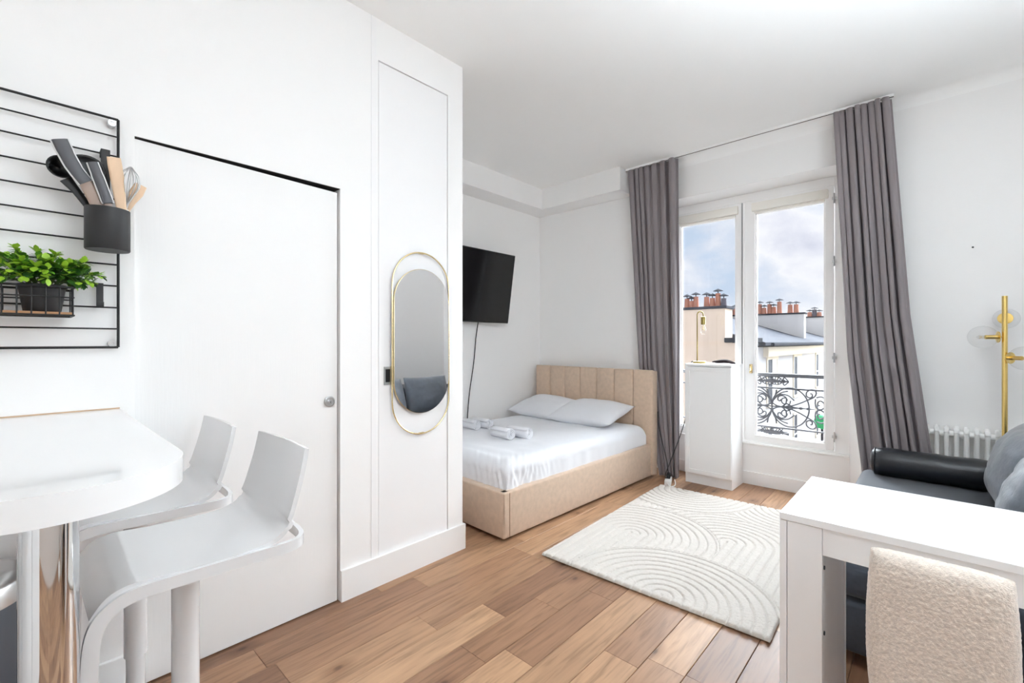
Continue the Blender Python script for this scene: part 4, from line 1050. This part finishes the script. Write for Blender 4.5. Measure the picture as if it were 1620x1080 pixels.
# wire basket
bkx1 = -1.955; bkx0 = RX + .004; p = onx(117, 499, bkx1); q = onx(117, 455, bkx1)
by1, bz0, bz1 = p.y, p.z, q.z; by0 = by1 - .30
bk = thing('wire_basket', 'black wire basket with wooden base hanging on the rack', 'basket', (bkx0, (by0 + by1) / 2, bz0))
for z_, r in ((bz1, .0034), (bz0, .0028), ((bz0 + bz1) / 2 + .012, .002)):
    bm = new(); R4 = [(bkx0, by0, z_), (bkx1, by0, z_), (bkx1, by1, z_), (bkx0, by1, z_)]
    for a, b in zip(R4, R4[1:] + R4[:1]): tube(bm, [a, b], r, 8)
    obj('hoop_wire', bm, 'rack_black', bk, smooth=40)
for k in range(11):
    y = by1 - .002 - k * .0296
    for xx in (bkx0, bkx1): obj('upright_wire', tube(new(), [(xx, y, bz0), (xx, y, bz1)], .0019, 6), 'rack_black', bk)
for xx in (bkx0 + (bkx1 - bkx0) * .33, bkx0 + (bkx1 - bkx0) * .66):
    for yy in (by0, by1): obj('upright_wire', tube(new(), [(xx, yy, bz0), (xx, yy, bz1)], .0019, 6), 'rack_black', bk)
obj('base_board', box(new(), bkx0 + .003, bkx1 - .003, by0 + .004, by1 - .004, bz0 + .002, bz0 + .010, .001), 'basket_wood', bk)
bm = new()
for yy in (by0 + .04, by1 - .06): box(bm, RX - .006, bkx0 + .004, yy - .006, yy + .006, bz1 - .004, bz1 + .006, .0008)
obj('hang_clip', bm, 'rack_black', bk)
# potted plant
pcx = (bkx0 + bkx1) / 2; pcy = onx(67, 475, pcx).y; pz0 = bz0 + .010
pt = thing('potted_plant', 'leafy green plant in a black pot inside the wire basket', 'plant', (pcx, pcy, pz0))
bm = new(); prof = [(.001, 0), (.040, 0), (.042, .003), (.052, .072), (.056, .073), (.056, .084), (.051, .084), (.050, .07)]
lathe(bm, [(r, h + pz0) for r, h in prof], (pcx, pcy, 0), 36, cap=False); obj('pot', bm, 'black_matte', pt, smooth=40)
bm = new(); lathe(bm, [(.001, pz0 + .074), (.05, pz0 + .072)], (pcx, pcy, 0), 24, cap=False); obj('soil', bm, 'soil', pt)
RR = random.Random(5); bs = new(); leaves = {'leaf_light': new(), 'leaf_mid': new(), 'leaf_dark': new()}
def leaf(bm, base, d, up, L, wd):
    d = d.normalized(); s = d.cross(up); s = s.normalized() if s.length > 1e-3 else d.orthogonal().normalized(); n = s.cross(d).normalized()
    rows = [(0, .10), (.22, .62), (.5, 1.0), (.78, .80), (1.0, .06)]; vs = []
    for t, k in rows:
        c = base + d * L * t - n * L * .18 * t * t
        vs.append((bm.verts.new(c - s * wd * k / 2 + n * L * .05 * k), bm.verts.new(c), bm.verts.new(c + s * wd * k / 2 + n * L * .05 * k)))
    for a, b in zip(vs, vs[1:]):
        bm.faces.new((a[0], a[1], b[1], b[0])); bm.faces.new((a[1], a[2], b[2], b[1]))
for k in range(46):
    a = RR.uniform(0, 2 * PI); el = RR.uniform(.05, 1.0); reach = RR.uniform(.7, 1.0)
    tipv = Vector((math.cos(a) * .075 * (1 - el * .5) * reach, math.sin(a) * .135 * (1 - el * .45) * reach, .012 + el * .115 * reach))
    b0 = Vector((pcx + math.cos(a) * .02, pcy + math.sin(a) * .025, pz0 + .075))
    if pcx + tipv.x < XL + .05: tipv.x *= .4
    mid = b0 + tipv * .5 + Vector((0, 0, .018)); end = b0 + tipv
    P = orbit([b0, mid, end], 6); tube(bs, P, .0016, 5)
    for j in range(4, len(P)):
        t = j / (len(P) - 1)
        for s in range(2 if j < len(P) - 1 else 4):
            aa = RR.uniform(0, 2 * PI); ax_ = (P[j] - P[j - 1]).normalized(); o1 = ax_.orthogonal().normalized(); o2 = ax_.cross(o1)
            dv = (o1 * math.cos(aa) + o2 * math.sin(aa)) * .8 + ax_ * .6 + Vector((0, 0, .25))
            hfac = (P[j].z - pz0 - .07) / .13 + RR.uniform(-.22, .22)
            key = 'leaf_light' if (t > .9 and hfac > .25) or hfac > .95 else 'leaf_mid' if hfac > .35 else 'leaf_dark'
            leaf(leaves[key], P[j], dv, Vector((0, 0, 1)), RR.uniform(.018, .028), RR.uniform(.013, .019))
obj('stems', bs, 'stem_green', pt, kind='stuff')
for key, b in leaves.items(): obj('foliage', b, key, pt, smooth=True, kind='stuff')
# small nail left in the window wall
p = ony(1539, 391, YW)
nl = obj('wall_nail', lathe(new(), [(.004, 0), (.0055, -.004), (.001, -.006)], (p.x, YW, p.z), 12, 'y'), 'iron'); tag(nl, 'tiny dark nail head left in the wall above the radiator', 'nail')

# lamp stand added out of frame for the uplight on the ceiling
to = thing('added_uplight_stand', 'unseen white uplight added at the end of the console table', 'lamp', (.76, 1.4, 0))
obj('base', lathe(new(), [(.15, 0), (.15, .015), (.02, .025)], (.76, 1.4, 0), 32), 'frame_white', to, smooth=40)
obj('pole', tube(new(), [(.76, 1.4, .02), (.76, 1.4, 1.36)], .012, 12), 'frame_white', to, smooth=40)
obj('bowl_shade', lathe(new(), [(.02, 1.35), (.12, 1.38), (.19, 1.46), (.196, 1.46), (.125, 1.372), (.02, 1.342)], (.76, 1.4, 0), 36, cap=False), 'frame_white', to, smooth=40)

# unseen kitchen base units, added behind the camera for the chrome column to reflect
for k, xk in enumerate((-2.08, -1.47, -.86)):
    ku = thing('added_kitchen_unit', ['added unseen white kitchen base unit against the rack wall', 'added unseen white kitchen base unit between two others', 'added unseen white kitchen base unit at the open end of the row'][k], 'kitchen unit', (xk + .3, -.95, 0), 0, 'kitchen base units')
    obj('carcass', box(new(), xk, xk + .598, -1.25, -.672, .1, .86), 'cabinet_white', ku)
    obj('plinth', box(new(), xk, xk + .598, -1.25, -.72, 0, .1), 'steel', ku)
    dk = obj('door', box(new(), xk + .002, xk + .596, -.67, -.65, .105, .857, .002), 'cabinet_white', ku)
    obj('handle', tube(new(), [(xk + .5, -.63, .80), (xk + .3, -.63, .80)], .006, 10), 'steel', dk, smooth=40)
wt = obj('added_kitchen_worktop', box(new(), -2.1, -.25, -1.27, -.63, .86, .9, .003), 'gloss_white'); tag(wt, 'added unseen glossy white worktop over the kitchen base units', 'worktop')
